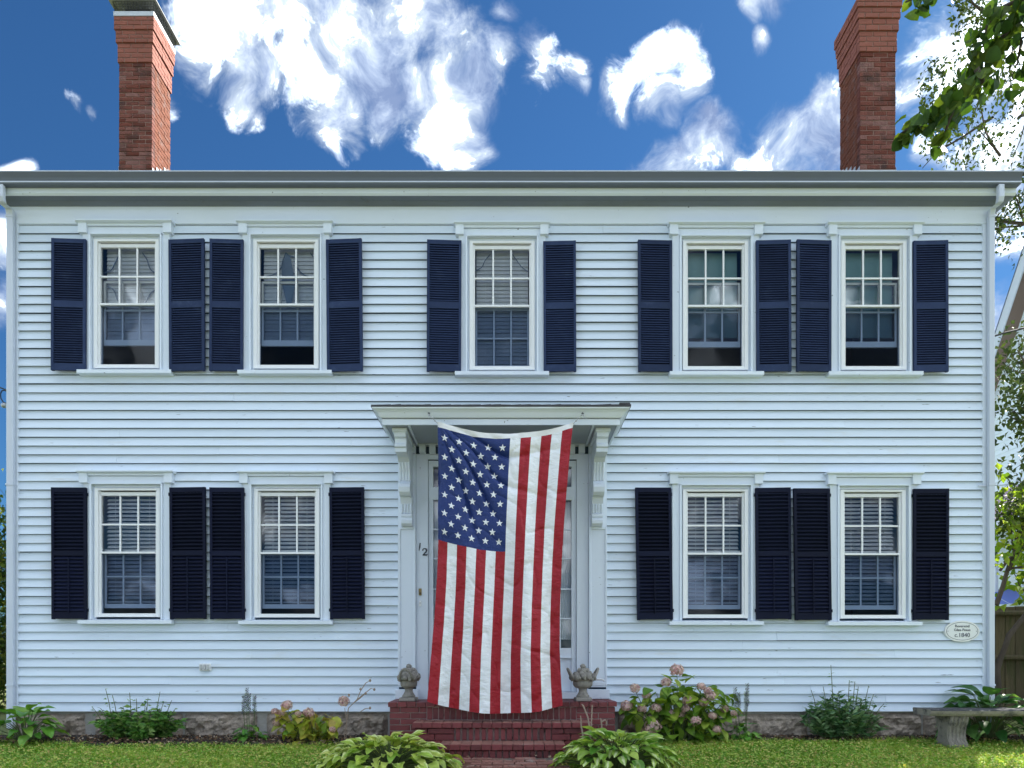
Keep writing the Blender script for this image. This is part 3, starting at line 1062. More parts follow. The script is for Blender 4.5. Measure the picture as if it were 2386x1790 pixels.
def build_window_meshes():
    W_ = {}
    c = MB()
    for s in (-1, 1):
        x0, x1 = sorted((s * 0.503, s * 0.42))
        c.box(x0, x1, -0.050, 0.01, dz(343), dz(27))
        x0, x1 = sorted((s * 0.4195, s * 0.402))
        c.box(x0, x1, -0.078, 0.01, dz(343), dz(27.2))
        x0, x1 = sorted((s * 0.4015, s * 0.381))
        c.box(x0, x1, -0.022, 0.16, dz(343), dz(34))
    c.box(-0.4195, 0.4195, -0.078, 0.01, dz(30), dz(27.2))
    c.box(-0.4015, 0.4015, -0.018, 0.16, dz(36), dz(30.2))
    c.box(-0.381, 0.381, 0.02, 0.16, dz(343), dz(338))
    W_['casing'] = c.mesh('window', 'trim')
    l = MB()
    l.prism_x([(-0.118, dz(3)), (-0.118, dz(0)), (0.0, dz(-1.5)), (0.0, dz(4.8)), (-0.092, dz(4.8))], -0.557, 0.557)
    for s in (-1, 1):
        x0, x1 = sorted((s * 0.537, s * 0.442))
        l.box(x0, x1, -0.088, 0.0, dz(27), dz(4.9))
    l.box(-0.4418, 0.4418, -0.050, 0.0, dz(27), dz(11))
    l.box(-0.4418, 0.4418, -0.072, 0.0, dz(10), dz(5))
    l.box(-0.4418, 0.4418, -0.040, 0.0, dz(10.9), dz(10.1))
    W_['lintel'] = l.mesh('lintel', 'trim')
    s_ = MB()
    s_.prism_x([(-0.105, dz(345)), (-0.105, dz(353)), (0.0, dz(354)), (0.06, dz(354)), (0.06, dz(340)), (-0.03, dz(342.5))], -0.542, 0.542)
    W_['sill'] = s_.mesh('sill', 'trim')
    f = MB()
    for s in (-1, 1):
        x0, x1 = sorted((s * 0.378, s * 0.338))
        f.box(x0, x1, -0.045, 0.012, dz(337), dz(38))
        x0, x1 = sorted((s * 0.3378, s * 0.316))
        f.box(x0, x1, -0.016, 0.03, dz(335), dz(44))
    f.box(-0.3378, 0.3378, -0.045, 0.012, dz(43), dz(38.2))
    f.box(-0.3158, 0.3158, -0.012, 0.03, dz(54), dz(46))
    f.box(-0.3158, 0.3158, -0.022, 0.03, dz(189), dz(184.5))
    f.box(-0.3378, 0.3378, -0.040, 0.03, dz(336.5), dz(328.5))
    W_['frame'] = f.mesh('frame', 'vinyl')
    mw = 0.0095
    u = MB()
    for x in (-0.104, 0.104):
        u.box(x - mw, x + mw, -0.002, 0.024, dz(184), dz(54.5))
    for a, b in ((-0.3155, -0.1137), (-0.0943, 0.0943), (0.1137, 0.3155)):
        u.box(a, b, -0.002, 0.024, dz(121) - mw, dz(121) + mw)
    W_['upper'] = u.mesh('sash', 'vinyl')

    def lower(top, hm, b0, b1):
        q = MB()
        q.box(-0.3155, 0.3155, 0.05, 0.078, dz(b1), dz(b0))
        q.box(-0.3155, 0.3155, 0.05, 0.078, dz(top + 5), dz(top))
        for s in (-1, 1):
            x0, x1 = sorted((s * 0.3155, s * 0.292))
            q.box(x0, x1, 0.05, 0.078, dz(b0 - 0.02), dz(top + 5.02))
        for x in (-0.096, 0.104):
            q.box(x - mw, x + mw, 0.054, 0.074, dz(b0 - 0.02), dz(top + 5.02))
        for a, b in ((-0.2918, -0.1057), (-0.0863, 0.0943), (0.1137, 0.2918)):
            q.box(a, b, 0.054, 0.074, dz(hm) - mw, dz(hm) + mw)
        return q.mesh('sash', 'vinyl')
    W_['lower_open'] = lower(126, 195, 264, 277)
    W_['lower_ground'] = lower(178, 241, 305, 315)
    W_['lower_closed'] = lower(186, 256, 320, 328)

    def slats(p0, p1, pitch, tilt, yb=0.108):
        q = MB()
        z = dz(p0)
        hw = 0.026
        while z > dz(p1):
            cy, sy = math.cos(tilt) * hw, math.sin(tilt) * hw
            zz = z + random.uniform(-0.002, 0.002)
            t = 0.0012
            q.prism_x([(yb - cy, zz - sy - t), (yb + cy, zz + sy - t), (yb + cy, zz + sy + t), (yb, zz + 0.004 + t), (yb - cy, zz - sy + t)], -0.305, 0.305)
            z -= pitch
        q.box(-0.305, 0.305, yb - 0.022, yb + 0.022, dz(p1) - 0.018, dz(p1))
        for x in (-0.2, 0.2):
            q.box(x - 0.002, x + 0.002, yb - 0.03, yb - 0.028, dz(p1), dz(p0))
        return q
    W_['blind_open'] = slats(50, 258, 0.046, R(72)).mesh('blind', 'blind')
    W_['blind_closed'] = slats(50, 326, 0.046, R(70)).mesh('blind', 'blind')
    W_['blind_ground'] = slats(50, 298, 0.046, R(40)).mesh('blind', 'blind')
    sh_ = MB()
    n = 10
    for j in range(n + 1):
        z = dz(48) + (dz(246) - dz(48)) * j / n
        sh_.v += [(-0.30, 0.13 + 0.003 * math.sin(j * 1.3), z), (0.30, 0.13 + 0.003 * math.cos(j * 1.7), z)]
    for j in range(n):
        sh_.f.append((2 * j, 2 * j + 1, 2 * j + 3, 2 * j + 2))
    sh_.box(-0.305, 0.305, 0.118, 0.142, dz(249), dz(246.2))
    sh_.box(-0.29, 0.29, 0.100, 0.125, dz(112), dz(105))
    W_['blind_shade'] = sh_.mesh('roller_shade', 'shade')

    def pane(x0, x1, p0, p1, y):
        return MB().quad((x0, y, dz(p1)), (x1, y, dz(p1)), (x1, y, dz(p0)), (x0, y, dz(p0)))
    W_['pane_up'] = [pane(a, b, c_, d_, 0.010).mesh('pane', 'glass') for a, b in ((-0.316, -0.113), (-0.095, 0.095), (0.113, 0.316)) for c_, d_ in ((54, 119.5), (122.5, 185))]
    W_['pane_lo'] = {}
    for nm, t, hm, b0 in (('open', 126, 195, 264), ('ground', 178, 241, 305), ('closed', 186, 256, 320)):
        W_['pane_lo'][nm] = [pane(a, b, c_, d_, 0.064).mesh('pane', 'glass') for a, b in ((-0.293, -0.105), (-0.087, 0.095), (0.113, 0.293)) for c_, d_ in ((t + 4, hm - 1), (hm + 1, b0 + 1))]
    W_['screen'] = pane(-0.316, 0.316, 188.5, 327.5, 0.004).mesh('storm_pane', 'dimglass')
    return W_


WM = build_window_meshes()


def curve_edge(win, pts, r=0.007):
    sm = []
    for i in range(len(pts) - 1):
        p0 = pts[max(i - 1, 0)]
        p1, p2 = pts[i], pts[i + 1]
        p3 = pts[min(i + 2, len(pts) - 1)]
        for k in range(5):
            t = k / 5
            sm.append(tuple(0.5 * ((2 * p1[q]) + (-p0[q] + p2[q]) * t + (2 * p0[q] - 5 * p1[q] + 4 * p2[q] - p3[q]) * t * t + (-p0[q] + 3 * p1[q] - 3 * p2[q] + p3[q]) * t ** 3) for q in range(2)))
    sm.append(pts[-1])
    MB().tube([((p[0] - 0) * U, 0.080, dz(p[1])) for p in sm], r, 5).build('curtain_edge', 'curtain', win)


for i, (c, p, kind) in enumerate(WINS):
    wobj = add('window', WM['casing'], house, (PX(c), 0, PZ(p)))
    add('lintel', WM['lintel'], wobj)
    add('sill', WM['sill'], wobj)
    add('frame', WM['frame'], wobj)
    add('sash', WM['upper'], wobj)
    for me in WM['pane_up']:
        add('pane', me, wobj)
    lo = {'blind_open': 'open', 'shade': 'open', 'blind_closed': 'closed', 'ground': 'ground'}[kind]
    add('sash', WM['lower_' + lo], wobj)
    for me in WM['pane_lo'][lo]:
        add('pane', me, wobj)
    add('storm_pane', WM['screen'], wobj)
    bl = {'blind_open': 'blind_open', 'shade': 'blind_shade', 'blind_closed': 'blind_closed', 'ground': 'blind_ground'}[kind]
    add('blind' if kind != 'shade' else 'roller_shade', WM[bl], wobj)
    if i == 0:
        curve_edge(wobj, [(-63, 103), (-48, 96), (-38, 78), (-28, 58)])
        curve_edge(wobj, [(25, 57), (36, 74), (44, 96), (63, 108)])
        curve_edge(wobj, [(-62, 135), (-44, 143), (-35, 165), (-26, 184)])
        curve_edge(wobj, [(27, 184), (38, 162), (48, 148), (63, 142)])
    elif i == 1:
        curve_edge(wobj, [(-62, 113), (-35, 106), (-20, 92), (-14, 72), (-8, 56)])
        curve_edge(wobj, [(-8, 56), (0, 62), (14, 68), (20, 92), (36, 108), (63, 114)])
        curve_edge(wobj, [(50, 56), (58, 68), (63, 84)])
        cur = MB()
        pl_ = [(-6, 56), (-18, 88), (-17, 128), (-4, 184), (4, 184), (14, 128), (8, 92), (2, 62)]
        cur.quad(*[(a * U, 0.081, dz(b)) for a, b in pl_])
        cur.build('gathered_curtain', 'curtain', wobj)
    elif i == 2:
        curve_edge(wobj, [(-63, 95), (-48, 86), (-40, 70), (-28, 56)], 0.005)
        curve_edge(wobj, [(24, 56), (38, 76), (48, 88), (63, 98)], 0.005)


# ------------------------------------------------------------------ shutters
SW, SH = 0.395, 1.535


def shutter_meshes(low):
    z = lambda p: (307 - p) * U            # p = px below the shutter's top
    f = MB()
    sw = 0.030
    f.box(0, sw, -0.033, 0, 0, SH)
    f.box(SW - sw, SW, -0.033, 0, 0, SH)
    if low:
        rails = ((0, 11), (147, 159), (290, 306))
    else:
        rails = ((0, 10), (144, 160), (290, 306))
    for a, b in rails:
        f.box(sw + 0.0004, SW - sw - 0.0004, -0.031, -0.001, z(b), z(a))
    # backing leaf so nothing white shows between slats
    if low:
        for zz in (0.09, 1.44):
            f.box(-0.012, 0.0, -0.028, -0.005, zz, zz + 0.035)
    s = MB()

    def run(p0, p1, pitch, tilt, depth, th):
        zz = z(p0) - pitch / 2
        while zz > z(p1) + pitch * 0.3:
            hw = depth / 2
            cy, sy = math.cos(tilt) * hw, math.sin(tilt) * hw
            yc = -0.017
            s.prism_x([(yc - cy, zz - sy - th), (yc + cy, zz + sy - th), (yc + cy, zz + sy + th), (yc - cy, zz - sy + th)], sw, SW - sw)
            zz -= pitch
    if low:
        run(11, 147, 0.043, R(-32), 0.034, 0.004)
        run(159, 290, 0.043, R(48), 0.040, 0.004)
    else:
        run(10, 144, 0.0275, R(42), 0.030, 0.0035)
        run(160, 290, 0.0275, R(42), 0.030, 0.0035)
    k = MB().box(sw - 0.004, SW - sw + 0.004, -0.0008, 0.003, z(290), z(11))
    rod = MB().box(SW / 2 - 0.006, SW / 2 + 0.006, -0.044, -0.034, z(292), z(163)) if low else None
    mm = 'shutter' if low else 'shutter2'
    return f.mesh('shutter', mm), s.mesh('louvre_slats', mm), k.mesh('backing', 'shutter'), rod.mesh('tilt_rod', mm) if rod else None


SHM = {True: shutter_meshes(True), False: shutter_meshes(False)}
SHUT = [  # px left, px right, py top, py bottom, hinge side, angle from wall, roll
    (120, 198, 557, 864, 'R', 3.0, 0.2), (394, 478.5, 558, 865, 'L', 3.0, -0.3), (488, 565, 558, 865, 'R', 2.5, 0.2), (762, 846, 558, 866, 'L', 3.0, -0.5),
    (994, 1074, 560, 866, 'R', 2.5, 0.2), (1267, 1343, 562, 866, 'L', 2.0, -0.2), (1487, 1567, 560, 866, 'R', 2.5, -0.2), (1764, 1844, 560, 866, 'L', 2.0, -0.3),
    (1855, 1937, 560, 866, 'R', 3.0, 0.1), (2130.5, 2209.5, 561, 867, 'L', 2.0, -0.2),
    (121, 201, 1136, 1443, 'R', 2.0, -0.2), (396, 481, 1136, 1443, 'L', 2.5, -0.3), (490, 569, 1136, 1443, 'R', 2.0, -0.3), (769, 850, 1136, 1443, 'L', 2.0, -0.3),
    (1484, 1568, 1136, 1444, 'R', 3.5, -0.9), (1763, 1844, 1137, 1444, 'L', 2.5, -0.4), (1851, 1938, 1138, 1445, 'R', 4.0, -0.8), (2129, 2210, 1139, 1445, 'L', 2.0, 0.1),
]
for i, (a, b, t, bt, hs, ang, roll) in enumerate(SHUT):
    low = i >= 10
    y = -0.088
    wd = (b - a) * (D + y) / F
    fm, sm, km, rm = SHM[low]
    x0, z0 = P(a, bt, y)
    sc = (wd / SW, 1, (bt - t) * (D + y) / F / SH)
    if hs == 'R':       # hinged on its right stile: mirror by turning the hinge pins over
        o = add('shutter', fm, house, (x0 + wd, y + 0.033, z0), (0, R(roll), R(ang)), (-sc[0], 1, sc[2]))
    else:
        o = add('shutter', fm, house, (x0, y + 0.033, z0), (0, R(roll), R(-ang)), sc)
    tag(add('louvre_slats', sm, o), kind='stuff')
    add('backing', km, o)
    if rm:
        add('tilt_rod', rm, o)

# ------------------------------------------------------------------ doorway
HOODF = -0.82
HZ = 3.396
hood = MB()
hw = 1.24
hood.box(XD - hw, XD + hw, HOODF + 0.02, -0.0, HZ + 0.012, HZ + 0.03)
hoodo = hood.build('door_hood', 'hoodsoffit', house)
fb_ = MB()
fb_.box(XD - hw - 0.012, XD + hw + 0.012, HOODF, HOODF + 0.022, HZ, HZ + 0.063)
for s in (-1, 1):
    x0, x1 = sorted((XD + s * (hw + 0.012), XD + s * (hw - 0.01)))
    fb_.box(x0, x1, HOODF + 0.0225, -0.024, HZ, HZ + 0.063)
fb_.build('hood_fascia', 'trim', hoodo)
cr = MB()
n = 6
prof = [(0.0, 0.0), (0.012, 0.006), (0.022, 0.02), (0.040, 0.048), (0.062, 0.066), (0.084, 0.076), (0.088, 0.09), (0.0, 0.09)]
zc0 = HZ + 0.064
rings = []
for (o, h) in prof[:7]:
    e = o + 0.016
    rings.append([(XD - hw - e, -0.0, zc0 + h), (XD - hw - e, HOODF - e + 0.0, zc0 + h), (XD + hw + e, HOODF - e, zc0 + h), (XD + hw + e, -0.0, zc0 + h)])
for rr_ in rings:
    cr.v += rr_
for i in range(len(rings) - 1):
    for s in range(3):
        a = i * 4 + s
        cr.f.append((a, a + 1, a + 5, a + 4))
e = (len(rings) - 1) * 4
cr.f.append((e, e + 1, e + 2, e + 3))
cr.build('crown_moulding', 'trim', hoodo)
rf = MB()
zr = zc0 + 0.091
ro = hw + 0.112
n = 26
front = []
for i in range(n + 1):
    x = XD - ro + 2 * ro * i / n
    front.append((x, HOODF - 0.112 + random.uniform(-0.008, 0.008), zr + random.uniform(0.0, 0.006)))
for i in range(n):
    a, b = front[i], front[i + 1]
    rf.quad(a, b, (b[0], b[1], zr + 0.02 + random.uniform(0, 0.006)), (a[0], a[1], zr + 0.02))
    rf.quad((a[0], a[1], zr + 0.02), (b[0], b[1], zr + 0.021), (b[0] * 0.9 + XD * 0.1, 0, zr + 0.14), (a[0] * 0.9 + XD * 0.1, 0, zr + 0.14))
    rf.quad(a, (a[0], 0, zr), (b[0], 0, zr), b)
for s in (0, n):
    a = front[s]
    rf.quad((a[0], a[1], zr), (a[0], a[1], zr + 0.02), (a[0] * 0.9 + XD * 0.1, 0, zr + 0.14), (a[0] * 1.0, 0, zr))
rf.box(XD + ro - 0.12, XD + ro - 0.01, HOODF - 0.115, HOODF + 0.1, zr + 0.021, zr + 0.04)
rf.build('hood_roof', 'shingle', hoodo)
MB().box(XD - ro + 0.12, XD + ro - 0.12, -0.03, -0.022, zr + 0.10, zr + 0.15).build('hood_flashing', 'lead', hoodo)
# soffit panel edges
sp = MB()
for s in (-1, 1):
    x0, x1 = sorted((XD + s * 0.985, XD + s * 0.965))
    sp.box(x0, x1, HOODF + 0.03, -0.05, HZ - 0.006, HZ + 0.0115)
sp.build('soffit_bead', 'trim', hoodo)

# door surround: boards, pilasters, brackets, dentil course
sur = MB()
BY = -0.006
for a, b in ((970.5, 997.5), (1343.5, 1370.5)):
    sur.box(PX(a), PX(b), BY - 0.014, 0.03, PZ(1632), PZ(1060))
sur.box(PX(970.5), PX(1370.5), BY - 0.0145, 0.03, PZ(1071), PZ(1061))
sur.box(PX(929.5), PX(1411), -0.03, 0.012, PZ(1060.5), HZ + 0.01)
suro = sur.build('door_surround', 'trim', house)
MB().box(PX(950), PX(1392), -0.0312, -0.0301, PZ(1059.5), PZ(1042.5)).build('dentil_shadow_slot', 'shadowback', suro)
x = PX(956)
while x < PX(1390):
    MB().box(x, x + 0.072, -0.095, -0.0315, PZ(1060), PZ(1042)).build('dentil', 'trim', suro, bevel=0.002)
    x += 0.115
MB().box(PX(929.5), PX(1411), -0.09, -0.0308, PZ(1041.8), PZ(1032)).build('dentil_fillet', 'trim', suro)

for s, a, b in ((-1, 929, 970), (1, 1371, 1413)):
    xa, xb = PX(a), PX(b)
    p = MB()
    zt_, zb_ = PZ(1041), 0.60
    p.box(xa, xb, -0.052, 0.008, zb_, zt_)
    i0, i1 = xa + 0.045, xb - 0.03
    pil = p.build('pilaster', 'trim', house)
    q = MB()
    # raised stiles round a sunk panel
    q.box(xa, xa + 0.028, -0.068, -0.0525, zb_ + 0.02, PZ(1230))
    q.box(xb - 0.022, xb, -0.068, -0.0525, zb_ + 0.02, PZ(1230))
    q.box(xa + 0.0285, xb - 0.0225, -0.068, -0.0525, PZ(1236), PZ(1230))
    q.box(xa + 0.0285, xb - 0.0225, -0.068, -0.0525, zb_ + 0.02, zb_ + 0.06)
    q.build('pilaster_panel_moulding', 'trim', pil, bevel=0.003)
    MB().box(xa - 0.028, xb + 0.028, -0.095, 0.008, 0.466, PZ(1606)).build('plinth', 'trim', pil, bevel=0.004)

for s in (-1, 1):
    xc = XD + s * 1.092
    w2 = 0.062
    b = MB()
    # side profile (y, z): console swept through the bracket's width
    prof = [(-0.05, HZ), (-0.66, HZ), (-0.66, HZ - 0.075), (-0.615, HZ - 0.085), (-0.60, HZ - 0.135), (-0.635, HZ - 0.15), (-0.635, HZ - 0.175), (-0.60, HZ - 0.18), (-0.60, HZ - 0.222),
            (-0.40, HZ - 0.232), (-0.34, HZ - 0.27), (-0.27, HZ - 0.36), (-0.255, HZ - 0.43), (-0.25, HZ - 0.455), (-0.275, HZ - 0.475), (-0.31, HZ - 0.50), (-0.325, HZ - 0.54),
            (-0.31, HZ - 0.59), (-0.27, HZ - 0.62), (-0.21, HZ - 0.63), (-0.17, HZ - 0.70), (-0.135, HZ - 0.775), (-0.13, HZ - 0.80), (-0.155, HZ - 0.81), (-0.155, HZ - 0.84),
            (-0.14, HZ - 0.845), (-0.155, HZ - 0.88), (-0.15, HZ - 0.915), (-0.12, HZ - 0.94), (-0.05, HZ - 0.945)]
    b.prism_x(prof, xc - w2, xc + w2)
    bo = b.build('bracket', 'trim', house)
    MB().box(xc - w2 - 0.018, xc + w2 + 0.018, -0.69, -0.06, HZ - 0.03, HZ + 0.011).build('bracket_cap', 'trim', bo, bevel=0.006)
    for (pa, pb) in ((9, 13), (19, 22)):
        fl = MB()
        for k in range(4):
            xx = xc - w2 + 0.012 + k * (2 * w2 - 0.024) / 3
            pts = [(xx, prof[q][0] - 0.001, prof[q][1]) for q in range(pa + 1, pb + 1)]
            fl.tube(pts, 0.011, 6)
        fl.build('fluting', 'trim', bo, True)

# transom, sidelights, door
ent = MB()
EY = 0.05
jx = [PX(998), PX(1009), PX(1036), PX(1048), PX(1296), PX(1307), PX(1332), PX(1343)]
zt0, zt1 = PZ(1134), PZ(1087)
zs0, zs1 = PZ(1510), PZ(1164)
for i in (0, 2, 4, 6):
    ent.box(jx[i], jx[i + 1], EY - 0.03, EY + 0.05, PZ(1612), PZ(1078))
for a, b in ((PZ(1087), PZ(1073)), (PZ(1164), PZ(1134))):
    ent.box(jx[0] + 0.001, jx[7] - 0.001, EY - 0.034, EY + 0.045, a, b)
for a, b in ((1, 2), (5, 6)):
    ent.box(jx[a] + 0.0005, jx[b] - 0.0005, EY - 0.02, EY + 0.04, PZ(1534), zs0)
    ent.box(jx[a] + 0.0005, jx[b] - 0.0005, EY + 0.0, EY + 0.04, PZ(1612), PZ(1534.2))
ent.box(jx[0] + 0.001, jx[7] - 0.001, EY - 0.032, EY + 0.1, PZ(1534), PZ(1531))
ento = ent.build('door_frame', 'trim', house)
MB().box(PX(998), PX(1343), -0.07, 0.15, 0.468, PZ(1613)).build('door_sill', 'trim', ento)
for a, b in ((1, 2), (5, 6)):
    zz = [zs0, PZ(1441), PZ(1372), PZ(1301), PZ(1232), zs1]
    for k in range(5):
        MB().quad((jx[a], EY + 0.01, zz[k]), (jx[b], EY + 0.01, zz[k]), (jx[b], EY + 0.01, zz[k + 1]), (jx[a], EY + 0.01, zz[k + 1])).build('pane', 'glass', ento)
        if k:
            MB().box(jx[a], jx[b], EY - 0.005, EY + 0.025, zz[k] - 0.008, zz[k] + 0.008).build('muntin', 'trim', ento)
    cu = MB()
    n = 14
    for i in range(n + 1):
        x = jx[a] + (jx[b] - jx[a]) * i / n
        y = EY + 0.09 + 0.012 * math.sin(i * 2.2)
        cu.v += [(x, y, PZ(1490)), (x, y, zs1)]
    for i in range(n):
        cu.f.append((2 * i, 2 * i + 2, 2 * i + 3, 2 * i + 1))
    cu.build('sheer_curtain', 'blind', ento, True)
tp = [jx[1], PX(1078), PX(1135), PX(1208), PX(1265), jx[6]]
for k in range(5):
    MB().quad((tp[k], EY + 0.01, zt0), (tp[k + 1], EY + 0.01, zt0), (tp[k + 1], EY + 0.01, zt1), (tp[k], EY + 0.01, zt1)).build('pane', 'glass', ento)
    if k:
        MB().box(tp[k] - 0.012, tp[k] + 0.012, EY - 0.01, EY + 0.03, zt0, zt1).build('muntin', 'trim', ento)
dr = MB()
dr.box(jx[3] + 0.002, jx[4] - 0.002, EY + 0.0, EY + 0.045, 0.62, zs1)
dro = dr.build('door', 'trim', house)
for a, b in ((jx[3] + 0.12, (jx[3] + jx[4]) / 2 - 0.05), ((jx[3] + jx[4]) / 2 + 0.05, jx[4] - 0.12)):
    for c_, d_ in ((0.78, 1.3), (1.42, 2.6)):
        MB().box(a, b, EY - 0.008, EY + 0.0, c_, d_).build('door_panel', 'trim', dro, bevel=0.006)
MB().ball((jx[4] - 0.09, EY - 0.05, 1.36), 0.03).build('door_knob', 'brass', dro, True)


def text(name, s, x, z, y, size, m, parent, bold=0.0, align='CENTER', xs_=1.0):
    cu_ = bpy.data.curves.new(name, 'FONT')
    cu_.body = s
    cu_.size = size
    cu_.align_x = align
    cu_.align_y = 'CENTER'
    cu_.extrude = 0.0015
    cu_.offset = bold
    cu_.materials.append(M[m])
    tmp = bpy.data.objects.new('tmp', cu_)
    COL.objects.link(tmp)
    me_ = bpy.data.meshes.new_from_object(tmp.evaluated_get(bpy.context.evaluated_depsgraph_get()))
    bpy.data.objects.remove(tmp)
    return add(name, me_, parent, (x, y, z), (R(90), 0, 0), (xs_, 1, 1))


# house number, bell, outlet
DB = BY - 0.0165
one = MB()
one.tube([(PX(979.5), DB - 0.002, PZ(1266)), (PX(978.5), DB - 0.002, PZ(1275)), (PX(977), DB - 0.002, PZ(1284))], [0.006, 0.008, 0.004], 5)
one.build('house_number', 'letter', house)
two = MB()
pts = [(985.5, 1284), (986, 1281), (989, 1279), (993, 1280), (994.5, 1283.5), (993, 1287), (988.5, 1291.5), (985.5, 1294.5)]
two.tube([(PX(a), DB - 0.002, PZ(b)) for a, b in pts], [0.009, 0.007, 0.006, 0.009, 0.011, 0.009, 0.006, 0.006], 6)
two.tube([(PX(985.2), DB - 0.002, PZ(1294.3)), (PX(990), DB - 0.002, PZ(1293.8)), (PX(995), DB - 0.002, PZ(1294.5)), (PX(996.3), DB - 0.002, PZ(1291))], [0.006, 0.009, 0.009, 0.004], 6)
two.build('house_number', 'letter', house)
bell = MB().box(PX(976.5), PX(983), DB - 0.012, DB, PZ(1388), PZ(1372)).build('doorbell', 'brass', house, bevel=0.003)
MB().ball((PX(979.7), DB - 0.014, PZ(1383)), 0.011, 8, 6).build('bell_button', 'black', bell, True)
chm = MB().box(PX(977), PX(982.5), DB - 0.012, DB, PZ(1413), PZ(1400)).build('doorbell', 'vinyl', house, bevel=0.003)
MB().box(PX(978.7), PX(980.9), DB - 0.015, DB - 0.0122, PZ(1409), PZ(1404)).build('bell_button', 'steel', chm)
oy = -0.05
ou = MB().box(PX(463.5, oy), PX(490, oy), oy, 0.0, PZ(1563.5, oy), PZ(1546, oy)).build('outlet_cover', 'vinyl', house, bevel=0.006)
for q in range(3):
    MB().box(PX(466 + q * 8, oy), PX(471.5 + q * 8, oy), oy - 0.012, oy - 0.0002, PZ(1561, oy), PZ(1548.5, oy)).build('outlet_lid', 'steel', ou, bevel=0.004)
hk = MB().tube([(PX(1385, -0.08), -0.069, PZ(1583)), (PX(1387), -0.11, PZ(1583)), (PX(1398), -0.12, PZ(1582)), (PX(1404), -0.115, PZ(1584)), (PX(1404.5), -0.11, PZ(1588))], [0.012, 0.012, 0.012, 0.01, 0.006], 7)
hk.build('hose_hook', 'vinyl', house, True)

# ------------------------------------------------------------------ brick steps
steps = tag(empty('brick_steps', (XD, -0.6, 0)), 'dark red painted brick steps and stoop below the flag', 'steps')
SF, S1, S2 = -0.675, -0.975, -1.28


def child(o):
    o.location = Vector(o.location) - Vector(steps.location)
    return o


def sb(kind, x0, x1, z0, z1, yf, yb):
    return child(put_brick(kind, steps, x0, x1, z0, z1, yf, yb))


core = MB()
xa, xb = PX(910, SF), PX(1431, SF)
z_top = 0.465
core.box(xa, xb, SF + 0.012, -0.035, -0.3, z_top - 0.006)
x1a, x1b = PX(964, S1), PX(1377, S1)
core.box(x1a + 0.01, x1b - 0.01, S1 + 0.065, SF + 0.011, -0.3, 0.255)
x2a, x2b = PX(1026, S2), PX(1316, S2)
core.box(x2a + 0.01, x2b - 0.01, S2 + 0.065, S1 + 0.064, -0.3, 0.062)
child(core.build('mortar_core', 'stoopm', steps))


def row(kind, x0, x1, n, z0, z1, yf, yb, gap=0.009, offs=0.0):
    wv = (x1 - x0) / n
    for k in range(n):
        g2 = gap * random.uniform(0.6, 1.5)
        sb(kind, x0 + k * wv + g2 / 2, x0 + (k + 1) * wv - g2 / 2, z0, z1, yf, yb)


row('stoop', PX(903, SF - 0.02), PX(1439, SF - 0.02), 24, 0.412, z_top, SF - 0.02, -0.20, 0.006)
row('stoop', PX(903, SF - 0.02), PX(1439, SF - 0.02), 24, 0.414, z_top - 0.003, -0.19, -0.10, 0.006)
hc = 0.0645
for k in range(8):
    z1 = 0.408 - k * hc
    z0 = z1 - hc + 0.008
    for a, b in ((908, 994), (1344, 1434)):
        X0, X1 = PX(a, SF), PX(b, SF)
        m1 = X0 + (X1 - X0) * (0.28 if k % 2 == 0 else 0.56)
        m2 = X0 + (X1 - X0) * 0.80
        cuts_ = [X0, m1, m2, X1] if k % 2 == 0 else [X0, m1, X1]
        for q in range(len(cuts_) - 1):
            sb('stoop', cuts_[q] + (0.004 if q else 0), cuts_[q + 1] - 0.004, z0, z1, SF, SF + 0.1)
    # returns on the sides
    for xs_, sg in ((PX(908, SF), 1), (PX(1434, SF), -1)):
        for q in range(3):
            ya = SF + 0.102 + q * 0.18
            sb('stoop', min(xs_, xs_ + sg * 0.06), max(xs_, xs_ + sg * 0.06), z0, z1, ya, ya + 0.17)
row('stoop', PX(994.5, SF), PX(1343.5, SF), 26, 0.276, 0.407, SF + 0.004, SF + 0.1, 0.008)
# first step
row('tread', PX(962, S1), PX(1379, S1), 18, 0.215, 0.2705, S1 + 0.012, SF + 0.0, 0.007)
row('stoop', PX(960, S1), PX(1379, S1), 18, 0.213, 0.266, S1, S1 + 0.06, 0.007)
for k, (z0, z1) in enumerate(((0.152, 0.207), (0.085, 0.146), (0.02, 0.08))):
    for a, b in ((966, 1058), (1286, 1374)):
        X0, X1 = PX(a, S1), PX(b, S1)
        m1 = X0 + (X1 - X0) * (0.5 if k % 2 else 0.32)
        for c_, d_ in ((X0, m1 - 0.004), (m1 + 0.004, X1 - 0.004)):
            sb('stoop', c_, d_, z0, z1, S1 + 0.028, S1 + 0.1)
row('stoop', PX(1059, S1), PX(1285, S1), 15, 0.084, 0.206, S1 + 0.03, S1 + 0.1, 0.018)
# second step
row('tread', PX(1024, S2), PX(1318, S2), 12, 0.022, 0.0795, S2 + 0.012, S1 + 0.03, 0.007)
row('stoop', PX(1022, S2), PX(1318, S2), 12, 0.020, 0.0755, S2, S2 + 0.06, 0.007)
row('stoop', PX(1030, S2), PX(1312, S2), 18, -0.115, 0.014, S2 + 0.028, S2 + 0.1, 0.012)

